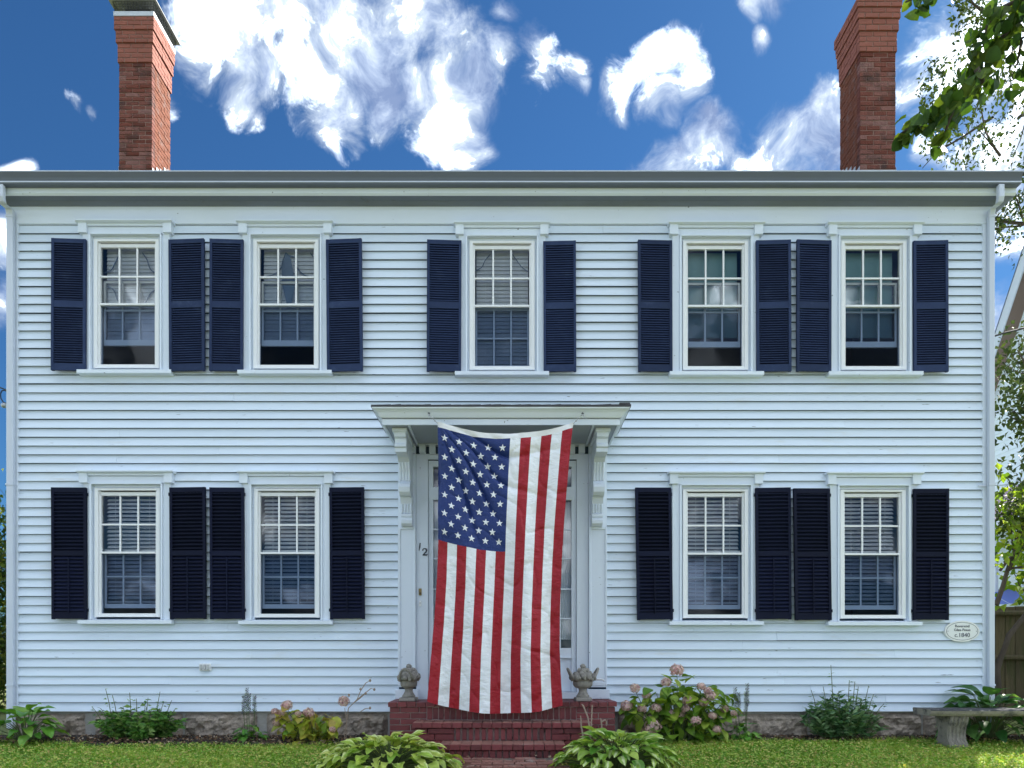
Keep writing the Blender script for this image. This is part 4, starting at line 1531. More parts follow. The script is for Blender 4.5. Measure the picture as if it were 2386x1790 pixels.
# path of worn bricks leading to the steps
ph = MB()
for i in range(21):
    y = -1.27 - i * 0.2
    for x in (-0.62, -0.3, 0.1, 0.45):
        ph.v.append((x, y, ground_z(x, y) + 0.012 + 0.004 * math.sin(x * 9 + y * 7)))
for i in range(20):
    for j in range(3):
        a = i * 4 + j
        ph.f.append((a, a + 1, a + 5, a + 4))
pho = ph.build('path', 'path')
tag(pho, kind='structure')
for i in range(9):
    for j in range(5):
        x = -0.6 + j * 0.21 + (0.1 if i % 2 else 0)
        y = -1.33 - i * 0.107
        if random.random() < 0.12:
            continue
        z = ground_z(x, y) + 0.006 + random.uniform(0, 0.008)
        o = add('paver', BR['tread'][(i + j) % 3], pho, (x + 0.1, y - 0.05, z), (R(-90) + random.uniform(-0.04, 0.04), 0, 0), (0.198, 0.05, 0.094))

# ------------------------------------------------------------------ flag
flag = tag(empty('flag', (PX(1178, -0.93), -0.93, PZ(1657, -0.93))), 'large stars and stripes flag hanging vertically from the door hood', 'flag')
FY = -0.945


def flag_pt(u, v):
    lx = np.interp(v, [0, .1, .42, .55, .7, .85, 1], [1019.5, 1020, 1020.5, 1018, 1012, 1004, 996])
    rx = np.interp(v, [0, .06, .2, .35, .5, .65, .8, .92, 1], [1336, 1331, 1322.5, 1314.5, 1309, 1305.5, 1304.5, 1308, 1311.5])
    px = lx + (rx - lx) * u
    k = 1 - (2 * u - 1) ** 2
    yt_ = 983 + 26 * k + 1.5 * u
    yb_ = 1634 + 24 * k ** 0.9 + 10 * u
    py = yt_ + (yb_ - yt_) * v
    # drape: long folds fanning from the two hooks, shallow puckers between the seams
    a = u * 0.95 + 0.0
    env = 0.35 + 0.65 * min(1, v * 3)
    d = 0.030 * math.sin(13.0 * (u - 0.32 * v) + 0.6) * env
    d += 0.022 * math.sin(16 * (u * 0.7 - v * 1.15) + 1.0) * (1 - u) * math.exp(-((v - 0.22) / 0.25) ** 2)
    d += 0.034 * math.sin(26 * (u - 0.86 + 0.09 * v)) * math.exp(-((u - 0.88) / 0.12) ** 2) * min(1, v * 2.5)
    d += 0.014 * mnoise.noise(Vector((u * 7 - v * 5, v * 16 + u * 6, 0.3)))
    d += 0.005 * mnoise.noise(Vector((u * 18 + v * 5, v * 42 - u * 10, 1.7)))
    d += 0.002 * mnoise.noise(Vector((u * 40, v * 95, 4.7)))
    d += 0.05 * v * (1 - v) * 0.6
    # sharp creases: fanning out from the left hook across the canton, and between the seams
    d += 0.030 * math.sin(17.0 * (u + 0.05 * math.sin(5 * v)) + 2.0 * v) * min(1, max(0, v - 0.3) * 2.2)
    d += 0.028 * math.sin(21.0 * (u - 0.12 * v) + 0.7) * (1 - math.exp(-((u - 0.2) / 0.45) ** 2)) * min(1, v * 3)
    th = math.atan2(u * 1.42, v * 2.93 + 0.02)
    rr0 = math.hypot(u * 1.42, v * 2.93)
    cr = (1 - abs(math.sin(th * 9.5 + 1.2 * mnoise.noise(Vector((u * 3, v * 4, 9)))))) ** 3
    d -= 0.050 * cr * math.exp(-((rr0 - 0.75) / 0.55) ** 2)
    cr2 = (1 - abs(math.sin(15 * v - 7 * u + 2.2 * mnoise.noise(Vector((u * 6, v * 9, 2)))))) ** 4
    d -= 0.020 * cr2 * (0.4 + 0.6 * u)
    cr3 = (1 - abs(math.sin(46 * v + 16 * abs((u * 13) % 1 - 0.5) + 4 * mnoise.noise(Vector((u * 9, v * 14, 5)))))) ** 3
    d -= 0.005 * cr3
    y = FY - d
    x, z = P(px, py, FY)
    return Vector((x, y, z))


def flag_patch(name, m, u0, u1, v0, v1, nu, nv):
    b = MB()
    for j in range(nv + 1):
        for i in range(nu + 1):
            q = flag_pt(u0 + (u1 - u0) * i / nu, v0 + (v1 - v0) * j / nv)
            b.v.append(tuple(q - Vector(flag.location)))
    for j in range(nv):
        for i in range(nu):
            a = j * (nu + 1) + i
            b.f.append((a, a + 1, a + nu + 2, a + nu + 1))
    return b.build(name, m, flag, True)


VH, VC = 0.019, 0.420
flag_patch('header', 'canvas', 0, 1, 0, VH, 60, 3)
canton = flag_patch('canton', 'flagblue', 0, 7 / 13, VH, VC, 90, 170)
for k in range(13):
    m = 'flagred' if k % 2 == 0 else 'flagwhite'
    v0 = VC if k < 7 else VH
    flag_patch('stripe', m, k / 13, (k + 1) / 13, v0, 1.0, 10, int(340 * (1 - v0)))
CW, CHh = 1.42, 2.93
for r_ in range(11):
    nst = 5 if r_ % 2 == 0 else 4
    for j in range(nst):
        uc = (7 / 13) * ((2 * j + 1) / 10 if nst == 5 else (2 * j + 2) / 10)
        vc = VH + (VC - VH) * (r_ + 1) / 12
        b = MB()
        ringv = []
        b.v.append(tuple(flag_pt(uc, vc) + Vector((0, -0.005, 0)) - Vector(flag.location)))
        for f_ in (0.35, 0.7, 1.0):
            for q in range(10):
                an = math.pi / 2 + q * math.pi / 5
                rad = 0.040 * f_ * (1.0 if q % 2 == 0 else 0.40)
                pnt = flag_pt(uc + rad * math.cos(an) / CW, vc - rad * math.sin(an) / CHh)
                b.v.append(tuple(pnt + Vector((0, -0.005, 0)) - Vector(flag.location)))
        for q in range(10):
            b.f.append((0, 1 + q, 1 + (q + 1) % 10))
            for ly in range(2):
                o_ = 1 + ly * 10
                b.f.append((o_ + q, o_ + 10 + q, o_ + 10 + (q + 1) % 10, o_ + (q + 1) % 10))
        b.build('star', 'flagwhite', canton, True)
# cords from the flag's corners to two hooks on the hood
for hx, hy, fu in ((999, 963, 0.0), (1358, 963, 1.0)):
    xh, zh = P(hx, hy, -0.93)
    hkx = MB()
    hkx.tube([(xh, -0.905, zh + 0.004), (xh, -0.94, zh + 0.002), (xh + 0.006, -0.955, zh - 0.012), (xh, -0.945, zh - 0.026)], 0.0045, 6)
    hkx.ball((xh, -0.907, zh + 0.004), 0.012, 8, 5)
    hook = hkx.build('hook', 'black', hoodo, True)
    c0 = flag_pt(fu, 0.006)
    b = MB()
    n = 7
    pts = []
    for q in range(n + 1):
        t = q / n
        pt = Vector((xh, -0.955, zh - 0.014)).lerp(c0, t)
        pts.append(pt - Vector(flag.location))
    b.tube(pts, 0.0035, 5)
    for q in range(1, n, 2):
        b.ball(pts[q], 0.0085, 6, 4)
    b.build('cord', 'steel', flag, True)
    b = MB().tube([Vector((xh, -0.955, zh - 0.014)) - Vector(flag.location), Vector((xh + (0.02 if fu else 0.012), -0.957, zh - 0.07)) - Vector(flag.location)], 0.004, 5)
    b.build('snap_clip', 'steel', flag)

# ------------------------------------------------------------------ fruit-basket urns
def urn(px, rot, label):
    x, z = P(px, 1634, -0.52)
    u_ = tag(empty('fruit_basket_urn', (x, -0.52, 0.466)), label, 'urn', 'stone urns on the stoop')
    u_.rotation_euler = (0, 0, rot)
    b = MB().box(-0.088, 0.088, -0.088, 0.088, 0, 0.042)
    b.build('base', 'urn', u_, bevel=0.008)
    MB().lathe([(0.070, 0.0425), (0.074, 0.055), (0.060, 0.075), (0.046, 0.10), (0.042, 0.12), (0.048, 0.132), (0.044, 0.14)], 0, 0, 18).build('pedestal', 'urn', u_, True)
    MB().lathe([(0.045, 0.138), (0.075, 0.150), (0.092, 0.172), (0.096, 0.205), (0.094, 0.232), (0.104, 0.236), (0.104, 0.250), (0.05, 0.256)], 0, 0, 20, 1.15, 0.95).build('basket', 'urn', u_, True)
    fr = MB()
    rr = random.Random(5)
    for lay, (rad, zz, n, r) in enumerate(((0.098, 0.262, 11, 0.034), (0.066, 0.290, 8, 0.036), (0.034, 0.325, 5, 0.036), (0.0, 0.372, 1, 0.036), (0.0, 0.32, 1, 0.05))):
        for k in range(n):
            an = 2 * math.pi * (k + rr.random() * 0.4) / n + lay
            fr.ball((rad * 1.2 * math.cos(an), rad * 0.95 * math.sin(an), zz + rr.uniform(-0.008, 0.008)), r * rr.uniform(0.85, 1.15), 9, 7, (1, 1, rr.uniform(0.85, 1.15)), 0.25)
    for k in range(16):
        an = 2 * math.pi * k / 16
        fr.ball((0.132 * math.cos(an), 0.108 * math.sin(an), 0.243 + rr.uniform(-0.012, 0.012)), 0.019, 7, 5, (1, 1, 1), 0.3)
    fr.build('fruit', 'urn', u_, True)
    for s in (-1, 1):
        pts = []
        for k in range(13):
            t = math.pi * k / 12
            pts.append((s * (0.105 + 0.062 * math.sin(t)), 0.070 * math.cos(t), 0.238 + 0.115 * math.sin(t)))
        MB().tube(pts, 0.0145, 8).build('handle', 'urn', u_, True)
    return u_


urn(952.5, R(84), 'grey stone fruit basket urn left of the flag, handle facing the lawn')
urn(1358, R(4), 'grey stone fruit basket urn right of the flag, both handles in profile')

# ------------------------------------------------------------------ oval plaque
plx, plz = P(2240.5, 1471, -0.03)
plq = tag(empty('house_plaque', (plx, -0.03, plz)), 'white oval date plaque on the clapboards near the right corner', 'plaque')


def oval(rx, rz, y0, y1, n=40):
    b = MB()
    for y in (y0, y1):
        for k in range(n):
            a = 2 * math.pi * k / n
            b.v.append((rx * math.cos(a), y, rz * math.sin(a)))
    for k in range(n):
        j = (k + 1) % n
        b.f.append((k, j, n + j, n + k))
    b.f.append(tuple(range(n)))
    b.f.append(tuple(reversed(range(n, 2 * n))))
    return b


oval(0.200, 0.119, -0.012, 0.012).build('board', 'plaque', plq, bevel=0.004)
rim = MB()
rim.tube([(0.182 * math.cos(2 * math.pi * k / 48), -0.0125, 0.103 * math.sin(2 * math.pi * k / 48)) for k in range(49)], 0.0022, 5)
rim.build('border_line', 'letter', plq)
for s in (-1, 1):
    MB().ball((s * 0.165, -0.014, 0), 0.006, 8, 5).build('screw', 'steel', plq)
text('lettering', 'Reverend', 0, 0.058, -0.0135, 0.044, 'letter', plq, 0.0)
text('lettering', 'Giles Pease', 0, 0.014, -0.0135, 0.042, 'letter', plq, 0.0)
text('lettering', 'c.1840', 0, -0.047, -0.0135, 0.068, 'letter', plq, 0.0)

# ------------------------------------------------------------------ bench
bx0, bx1 = PX(2172, -0.86), 5.98
ben = tag(empty('garden_bench', ((bx0 + bx1) / 2, -0.66, 0)), 'weathered concrete bench on the lawn by the right house corner', 'bench')
BO = Vector(ben.location)
s = MB()
n = 14
zt_ = PZ(1654, -0.86)
for k in range(n + 1):
    x = bx0 + (bx1 - bx0) * k / n
    t = 2 * k / n - 1
    yo = -0.04 * (1 - t * t)
    yf, yb = -0.86 + yo + 0.02 * (abs(t) > 0.97), -0.48 + yo
    sag = 0.003 * mnoise.noise(Vector((x * 4, 0, 0)))
    for (yy, zz) in ((yf, zt_ - 0.012), (yf + 0.012, zt_), (yb - 0.01, zt_ + 0.001), (yb, zt_ - 0.012), (yb - 0.02, zt_ - 0.068), (yf + 0.035, zt_ - 0.068), (yf + 0.012, zt_ - 0.045)):
        s.v.append((x - BO.x, yy - BO.y + 0.004 * mnoise.noise(Vector((x * 9, zz * 30, 2))), zz + sag - BO.z))
for k in range(n):
    for q in range(7):
        a, b = k * 7 + q, k * 7 + (q + 1) % 7
        s.f.append((a, b, b + 7, a + 7))
s.f.append(tuple(range(7)))
s.f.append(tuple(n * 7 + q for q in reversed(range(7))))
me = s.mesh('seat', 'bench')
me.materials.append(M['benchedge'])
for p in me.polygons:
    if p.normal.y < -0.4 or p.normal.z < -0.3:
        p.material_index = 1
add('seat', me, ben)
for lx in (PX(2224, -0.72), 5.68):
    l = MB()
    prof = [(-0.80, -0.03), (-0.80, 0.03), (-0.765, 0.07), (-0.755, 0.13), (-0.77, 0.20), (-0.80, 0.25), (-0.82, zt_ - 0.07), (-0.52, zt_ - 0.07), (-0.53, 0.25), (-0.57, 0.2), (-0.585, 0.13), (-0.57, 0.07), (-0.54, 0.03), (-0.54, -0.03)]
    for w_ in (-0.095, 0.095):
        pass
    l.prism_x([(a - BO.y, b) for a, b in prof], lx - 0.098 - BO.x, lx + 0.098 - BO.x)
    lo_ = l.build('leg', 'bench', ben)
    fl = MB()
    for q in range(5):
        xx = lx - 0.08 + q * 0.04 - BO.x
        fl.tube([(xx, a - BO.y + 0.002, b) for a, b in prof[1:7]], 0.013, 6)
    fl.build('fluting', 'bench', lo_, True)


# ================================================================== plants
def frame_from(d, roll=0.0):
    d = Vector(d).normalized()
    q = d.to_track_quat('X', 'Z')
    return (q @ Matrix.Rotation(roll, 4, 'X').to_quaternion()).to_euler()


def hosta(name, label, cx_, cy_, n, rad, h, lm, mats, lens, seed, squash=0.8, stem='stem'):
    rr = random.Random(seed)
    gz = ground_z(cx_, cy_)
    o = tag(empty(name, (cx_, cy_, gz)), label, 'hosta')
    meshes = [leaf_mesh('leaf', lm, l, l * wr, 'heart', c_, cu_, wv_, 8, 4) for l, wr, c_, cu_, wv_ in
              ((lens, 0.62, 0.35, 0.30, 0.15), (lens * 0.85, 0.55, 0.55, 0.35, 0.25), (lens * 1.1, 0.58, 0.45, 0.22, 0.1), (lens * 0.7, 0.66, 0.25, 0.4, 0.2))]
    st_ = MB()
    for k in range(n):
        t = (k + 0.5) / n
        an = k * 2.39996 + rr.uniform(-0.3, 0.3)
        rr_ = rad * math.sqrt(t) * 0.86 * rr.uniform(0.85, 1.1)
        hh = h * (1.0 - 0.72 * t ** 1.3) * rr.uniform(0.8, 1.12)
        px_, py_ = rr_ * math.cos(an), rr_ * math.sin(an) * squash
        el = R(38) - t * R(60) + rr.uniform(-0.3, 0.25)
        yaw = an + rr.uniform(-0.45, 0.45)
        d = Vector((math.cos(yaw) * math.cos(el), math.sin(yaw) * math.cos(el), math.sin(el)))
        base = Vector((px_ * 0.75, py_ * 0.75, max(0.03, hh)))
        lf = add('leaf', rr.choice(meshes), o, base, frame_from(d, rr.uniform(-0.4, 0.4)))
        sc = rr.uniform(0.72, 1.15) * (1.0 - 0.18 * t)
        lf.scale = (sc, sc, sc)
        st_.tube([(px_ * 0.12, py_ * 0.12, 0.0), (px_ * 0.45, py_ * 0.45, hh * 0.72), tuple(base)], [0.006, 0.005, 0.003], 4, False)
    st_.build('stems', stem, o)
    return o


hosta('hosta', 'pale yellow-green variegated hosta left of the steps', PX(905, -1.75), -1.75, 240, 0.98, 0.29, 'hosta', None, 0.185, 11, 0.62)
hosta('hosta', 'bright green and white hosta right of the steps', PX(1437, -1.70), -1.70, 210, 0.86, 0.31, 'hosta_r', None, 0.19, 12, 0.62)
hosta('hosta', 'plain green hosta at the left house corner', PX(62, -0.52), -0.52, 46, 0.46, 0.36, 'hosta_green', None, 0.23, 13, 0.75)
hosta('hosta', 'broad dark green hosta behind the concrete bench', PX(2300, -0.34), -0.34, 85, 0.72, 0.50, 'hosta_dark', None, 0.27, 14, 0.50)

# bare dry stems beside the right hosta
ds = MB()
for pts in ([(1376, 1712), (1370, 1672), (1359, 1645), (1356, 1641)], [(1376, 1712), (1378, 1685), (1380, 1643)], [(1358, 1712), (1354, 1690), (1353, 1668)],
            [(1402, 1706), (1402, 1690), (1400, 1676), (1399, 1674)], [(1401, 1682), (1410, 1678), (1413, 1682), (1413, 1692)]):
    ds.tube([(PX(a, -1.08) , -1.08, PZ(b, -1.08)) for a, b in pts] if False else [(PX(a, -1.08), -1.08, PZ(b, -1.08)) for a, b in pts], [0.010] + [0.008] * (len(pts) - 2) + [0.006], 6)
for bx_ in (1376, 1358, 1402):
    ds.tube([(PX(bx_, -1.08), -1.08, -0.06), (PX(bx_, -1.08), -1.08, PZ(1710, -1.08))], 0.010, 6)
tag(ds.build('cut_stems', 'twig'), 'bare cut dry stems rising behind the right hosta', 'stems')


def bloom_mesh(seed, r=0.062):
    rr = np.random.default_rng(seed)
    V, Fc, rn = [], [], []
    n = 64
    for k in range(n):
        z = 1 - 1.75 * (k + 0.5) / n
        ph = k * 2.39996
        s = math.sqrt(max(0, 1 - z * z))
        d = np.array([s * math.cos(ph), s * math.sin(ph), z * 0.85])
        c = d * r * rr.uniform(0.82, 1.08)
        nrm = d / np.linalg.norm(d)
        a = np.cross(nrm, [0.2, 0.3, 0.9]); a /= np.linalg.norm(a)
        b = np.cross(nrm, a)
        rot = rr.uniform(0, 1.5)
        rv = rr.uniform(0, 1)
        for q in range(4):
            an = rot + q * math.pi / 2
            e1 = a * math.cos(an) + b * math.sin(an)
            e2 = a * math.cos(an + 0.8) + b * math.sin(an + 0.8)
            e3 = a * math.cos(an - 0.8) + b * math.sin(an - 0.8)
            pr = 0.016 * rr.uniform(0.8, 1.2)
            i = len(V)
            V += [c, c + e2 * pr * 0.7 + nrm * 0.003, c + e1 * pr + nrm * rr.uniform(-0.003, 0.006), c + e3 * pr * 0.7 + nrm * 0.003]
            Fc.append((i, i + 3, i + 2, i + 1))
            rn += [rv] * 4
    return np_mesh('flower_head', np.array(V), np.array(Fc), 'bloom', rn)


BLOOMS = [bloom_mesh(s_) for s_ in (1, 2, 3)]


def hydrangea(name, label, base, heads, nleaf, lm, lsize, hsize, spread, seed, crown):
    """heads: photo px of each flower head; crown: list of (px, py, radius px) regions filled with leaves"""
    rr = random.Random(seed)
    bx_, by_ = base
    o = tag(empty(name, (bx_, by_, ground_z(bx_, by_))), label, 'hydrangea')
    L0 = Vector(o.location)
    meshes = [leaf_mesh('leaf', lm, lsize, lsize * 0.7, 'ovate', c_, cu_, 0.1, 7, 4) for c_, cu_ in ((0.35, 0.25), (0.6, 0.35), (0.2, 0.15))]
    st_ = MB()
    for (hx, hy, hr) in heads:
        y = by_ - 0.08 - rr.uniform(0, spread)
        x, z = P(hx, hy, y)
        p = Vector((x, y, z)) - L0
        f = add('flower_head', rr.choice(BLOOMS), o, p, (rr.uniform(-0.5, 0.2), rr.uniform(-0.4, 0.4), rr.uniform(0, 6)))
        k = hr * (D + y) / F / 0.062 * hsize
        f.scale = (k, k, k)
        foot = Vector((p.x * 0.25 + rr.uniform(-0.05, 0.05), p.y * 0.3, 0))
        mid = foot.lerp(p, 0.5) + Vector((p.x * 0.10, 0, 0.04))
        st_.tube([foot, mid, p - Vector((0, 0, 0.03))], [0.005, 0.004, 0.003], 5)
        for q in range(3):
            an = rr.uniform(0, 6.28)
            d = Vector((math.cos(an), math.sin(an) - 0.3, rr.uniform(-0.5, 0.25)))
            bp_ = mid.lerp(p, rr.uniform(0.35, 0.92))
            lf = add('leaf', rr.choice(meshes), o, bp_, frame_from(d, rr.uniform(-0.5, 0.5)))
            sc = rr.uniform(0.65, 1.1)
            lf.scale = (sc, sc, sc)
    wts = [c_[2] ** 2 for c_ in crown]
    for k in range(nleaf):
        cx_, cy_, cr_ = rr.choices(crown, wts)[0]
        an, rd = rr.uniform(0, 6.28), cr_ * math.sqrt(rr.random())
        y = by_ + rr.uniform(-spread, spread) * 1.1
        x, z = P(cx_ + rd * math.cos(an), cy_ + rd * math.sin(an), y)
        p = Vector((x, y, max(z, 0.04))) - L0
        d = Vector((p.x * 1.2 + rr.uniform(-0.5, 0.5), -0.45 + rr.uniform(-0.4, 0.5), rr.uniform(-0.65, 0.3)))
        lf = add('leaf', rr.choice(meshes), o, p, frame_from(d, rr.uniform(-0.5, 0.5)))
        sc = rr.uniform(0.65, 1.15)
        lf.scale = (sc, sc, sc)
        if k % 4 == 0:
            foot = Vector((p.x * 0.3, p.y * 0.3, 0))
            st_.tube([foot, foot.lerp(p, 0.6) + Vector((0, 0, 0.05)), p], [0.006, 0.005, 0.003], 4)
    st_.build('stems', 'stem', o)
    return o


hydrangea('hydrangea', 'large green hydrangea with many faded pink heads right of the steps', (PX(1575, -0.42), -0.42),
          [(1577, 1562, 16), (1552, 1590, 12), (1480, 1604, 12), (1507, 1622, 11), (1496, 1652, 11), (1529, 1650, 12), (1603, 1632, 13), (1655, 1622, 14), (1640, 1636, 12),
           (1634, 1600, 10), (1565, 1664, 13), (1587, 1668, 14), (1598, 1652, 10), (1621, 1680, 13), (1660, 1668, 10), (1688, 1652, 10), (1460, 1645, 14), (1520, 1694, 20), (1499, 1704, 10),
           (1670, 1700, 10), (1709, 1662, 8), (1649, 1610, 10)],
          270, 'hyd_g', 0.175, 1.0, 0.17, 21, [(1580, 1660, 62), (1530, 1650, 50), (1640, 1650, 55), (1580, 1610, 34), (1640, 1700, 40), (1490, 1665, 34), (1570, 1700, 50), (1690, 1640, 24), (1600, 1720, 40)])
hydrangea('hydrangea', 'small yellowing hydrangea with pink heads left of the steps', (PX(735, -0.45), -0.45),
          [(668, 1644, 13), (641, 1658, 9), (719, 1661, 13), (655, 1662, 10), (646, 1684, 10), (702, 1683, 8), (775, 1700, 8), (695, 1664, 8)],
          110, 'hyd_y', 0.15, 1.0, 0.14, 22, [(690, 1690, 36), (740, 1690, 42), (770, 1690, 26), (720, 1705, 45)])

# tall dried stalks with seed heads beside it
dr_ = MB()
dy_ = -0.35
for pts in ([(800, 1735), (812, 1650), (832, 1630), (840, 1610), (852, 1592), (862, 1586)], [(832, 1630), (850, 1616), (865, 1604), (872, 1607)], [(822, 1640), (838, 1628), (852, 1616)],
            [(806, 1730), (808, 1680), (803, 1650)], [(838, 1660), (850, 1652), (862, 1650)]):
    dr_.tube([(PX(a, dy_), dy_, PZ(b, dy_)) for a, b in pts], [0.005] * (len(pts) - 1) + [0.003], 5)
for a, b in ((862, 1586), (872, 1607), (852, 1616), (862, 1650), (840, 1606), (813, 1620)):
    dr_.ball((PX(a, dy_), dy_, PZ(b, dy_)), 0.014, 6, 5, (1, 1, 1.2), 0.3)
dro_ = dr_.build('dried_stalks', 'twig')
tag(dro_, 'thin dried stalks with dark seed heads left of the steps', 'dried stalks')
hb = add('flower_head', BLOOMS[1], None, (PX(801, dy_), dy_, PZ(1634, dy_)), (0.3, 0.2, 0))
hb.scale = (0.95, 0.95, 1.1)
hb.parent = dro_


def shrub(name, label, px0, px1, pytop, y, n, lm, llen, lw, stems, seed, upright=0.5, pybase=1735):
    """leafy mound between two photo columns; stems: bare shoots (px, py) poking out of the top"""
    rg = np.random.default_rng(seed)
    cx_ = (PX(px0, y) + PX(px1, y)) / 2
    hwd = (PX(px1, y) - PX(px0, y)) / 2
    h = PZ(pytop, y)
    o = tag(empty(name, (cx_, y, 0)), label, 'shrub')
    ns = 60
    cen, dirs = [], []
    sb_ = MB()
    for k in range(ns):
        an = rg.uniform(0, 6.28)
        r = math.sqrt(rg.uniform(0, 1))
        tx, ty = hwd * r * math.cos(an), 0.24 * r * math.sin(an)
        th = h * (1 - 0.55 * r * r) * rg.uniform(0.62, 1.0)
        foot = np.array([tx * 0.45, ty * 0.5, 0.0])
        tip = np.array([tx, ty, th])
        sb_.tube([foot, foot * 0.4 + tip * 0.6 + np.array([0, 0, 0.03]), tip], [0.005, 0.004, 0.002], 4, False)
        m = n // ns
        for q in range(m):
            t = rg.uniform(0.25, 1.0)
            p = foot + (tip - foot) * t
            a2 = rg.uniform(0, 6.28)
            cen.append(p)
            dirs.append([math.cos(a2), math.sin(a2) - 0.25, rg.uniform(-0.5, 0.4) + upright])
    V, Fc = leaf_cloud(cen, dirs, rg.uniform(0.7, 1.15, len(cen)) * llen, rg.uniform(0.75, 1.1, len(cen)) * lw)
    rn = np.repeat(rg.uniform(0, 1, len(cen)), 5)
    add('foliage', np_mesh('foliage', V, Fc, lm, rn), o)
    for (a, b) in stems:
        x, z = P(a, b, y)
        x -= cx_
        sb_.tube([(x * 0.8, 0, h * 0.5), (x * 0.9, 0.0, h * 0.5 + (z - h * 0.5) * 0.6), (x, 0, z)], [0.004, 0.004, 0.003], 5, False)
        c2, d2 = [], []
        for q in range(7):
            t = rg.uniform(0.3, 1.0)
            c2.append([x * (0.85 + 0.15 * t), 0, h * 0.5 + (z - h * 0.5) * t])
            a2 = rg.uniform(0, 6.28)
            d2.append([math.cos(a2), math.sin(a2), rg.uniform(-0.3, 0.6)])
        V, Fc = leaf_cloud(c2, d2, llen * 0.5, lw * 0.4)
        tag(add('shoot', np_mesh('shoot', V, Fc, lm, np.repeat(rg.uniform(0, 1, 7), 5)), o), kind='stuff')
    sb_.build('stems', 'stem', o)
    return o


shrub('shrub', 'low green bushy shrub with bare shoots below the left windows', 214, 430, 1632, -0.34, 1700, 'shrub', 0.088, 0.044,
      [(246, 1605), (262, 1620), (302, 1614), (318, 1628), (345, 1626), (373, 1612), (382, 1634), (400, 1632), (215, 1648), (234, 1650), (410, 1650)], 31, 0.2)
shrub('shrub', 'tall dark green shrub with narrow leaves left of the bench', 1866, 2062, 1600, -0.32, 1500, 'shrub2', 0.11, 0.034,
      [(1936, 1550), (1938, 1590), (1979, 1585), (1992, 1588), (2000, 1600), (2024, 1598), (2036, 1618), (1890, 1608), (1918, 1600), (2060, 1640)], 32, 0.5)
# small flowering plants with spikes
def spiker(name, label, px0, px1, pytop, spikes, seed, y=-0.34):
    rg = np.random.default_rng(seed)
    cx_ = (PX(px0, y) + PX(px1, y)) / 2
    hwd = (PX(px1, y) - PX(px0, y)) / 2
    o = tag(empty(name, (cx_, y, 0)), label, 'plant')
    ms = [leaf_mesh('leaf', 'hosta_green', 0.13, 0.07, 'ovate', c_, 0.3, 0.1, 6, 2) for c_ in (0.3, 0.6)]
    n = 44
    for k in range(n):
        an = rg.uniform(0, 6.28)
        r = math.sqrt(rg.uniform(0, 1))
        z = PZ(pytop, y) * (1 - 0.7 * r) * rg.uniform(0.3, 1)
        d = Vector((math.cos(an), math.sin(an) - 0.2, rg.uniform(-0.35, 0.5)))
        lf = add('leaf', ms[k % 2], o, (hwd * 0.62 * r * math.cos(an), 0.12 * r * math.sin(an), max(0.03, z)), frame_from(d))
        sc = rg.uniform(0.6, 1.1)
        lf.scale = (sc,) * 3
    sb_ = MB()
    for (a, b) in spikes:
        x, z = P(a, b, y)
        x -= cx_
        sb_.tube([(x * 0.7, 0, 0.02), (x, 0, z * 0.6), (x, 0, z)], [0.004, 0.004, 0.002], 5, False)
        cen, dirs = [], []
        m = 60
        for q in range(m):
            t = q / m
            zz = z - t * 0.40 * min(1, z)
            a2 = q * 2.4
            rr_ = 0.010 + 0.008 * t
            cen.append([x + rr_ * 0.4 * math.cos(a2), rr_ * 0.4 * math.sin(a2), zz])
            dirs.append([math.cos(a2), math.sin(a2), 0.5])
        V, Fc = leaf_cloud(cen, dirs, 0.026, 0.016)
        add('flower_spike', np_mesh('flower_spike', V, Fc, 'spike', np.repeat(rg.uniform(0, 1, m), 5)), o)
    sb_.build('stems', 'stem', o)


spiker('flowering_plant', 'small green plant with three flower spikes between shrub and yellow hydrangea', 540, 625, 1672, [(575, 1604), (568, 1622), (580, 1618), (593, 1622)], 41)
spiker('flowering_plant', 'dark green plant with purple flower spikes right of the big hydrangea', 1690, 1772, 1655, [(1713, 1604), (1721, 1615), (1741, 1594), (1738, 1612)], 42)

# ------------------------------------------------------------------ lawn grass, low leaves, leaf litter
def lawn_edge(x):
    return np.where(x < -1.3, -0.66, -0.40) + np.where(x < -4.6, 0.12, 0.0)


def lawn_mask(x, y):
    ok = y < lawn_edge(x) + 0.05 * np.sin(x * 3.1)
    ok &= ~((x > -0.95) & (x < 0.72) & (y > -1.28))
    ok &= ~((x > -0.60) & (x < 0.46) & (y < -1.2))
    return ok


def gz_arr(y):
    return np.interp(-y, [0.5, 1.6, 5.0], [0.0, -0.10, -0.60])


n = 210000
gx = RNG.uniform(-7.2, 7.2, n)
gy = -0.3 - 2.6 * RNG.random(n) ** 1.35
k = lawn_mask(gx, gy)
gx, gy = gx[k], gy[k]
n = len(gx)
clump = np.array([mnoise.noise(Vector((a * 1.3, b * 2.2, 0))) for a, b in zip(gx[::40], gy[::40])]).repeat(40)[:n] if False else np.sin(gx * 2.3 + 1.3 * np.sin(gy * 5)) * np.sin(gy * 4.1 + gx * 0.7)
h = RNG.uniform(0.022, 0.055, n) * (1 + 0.25 * clump)
near_bed = np.clip(1 - (lawn_edge(gx) - gy) / 0.12, 0, 1)
h *= 1 + 0.5 * near_bed
an = RNG.uniform(0, 2 * np.pi, n)
lean = RNG.uniform(0.3, 1.7, n) * h
wd = RNG.uniform(0.002, 0.0042, n)
g0 = gz_arr(gy) - 0.005
bx_, by_ = np.cos(an + 1.57) * wd, np.sin(an + 1.57) * wd
V = np.empty((n, 3, 3))
V[:, 0] = np.stack([gx - bx_, gy - by_, g0], 1)
V[:, 1] = np.stack([gx + bx_, gy + by_, g0], 1)
V[:, 2] = np.stack([gx + np.cos(an) * lean, gy + np.sin(an) * lean, g0 + h], 1)
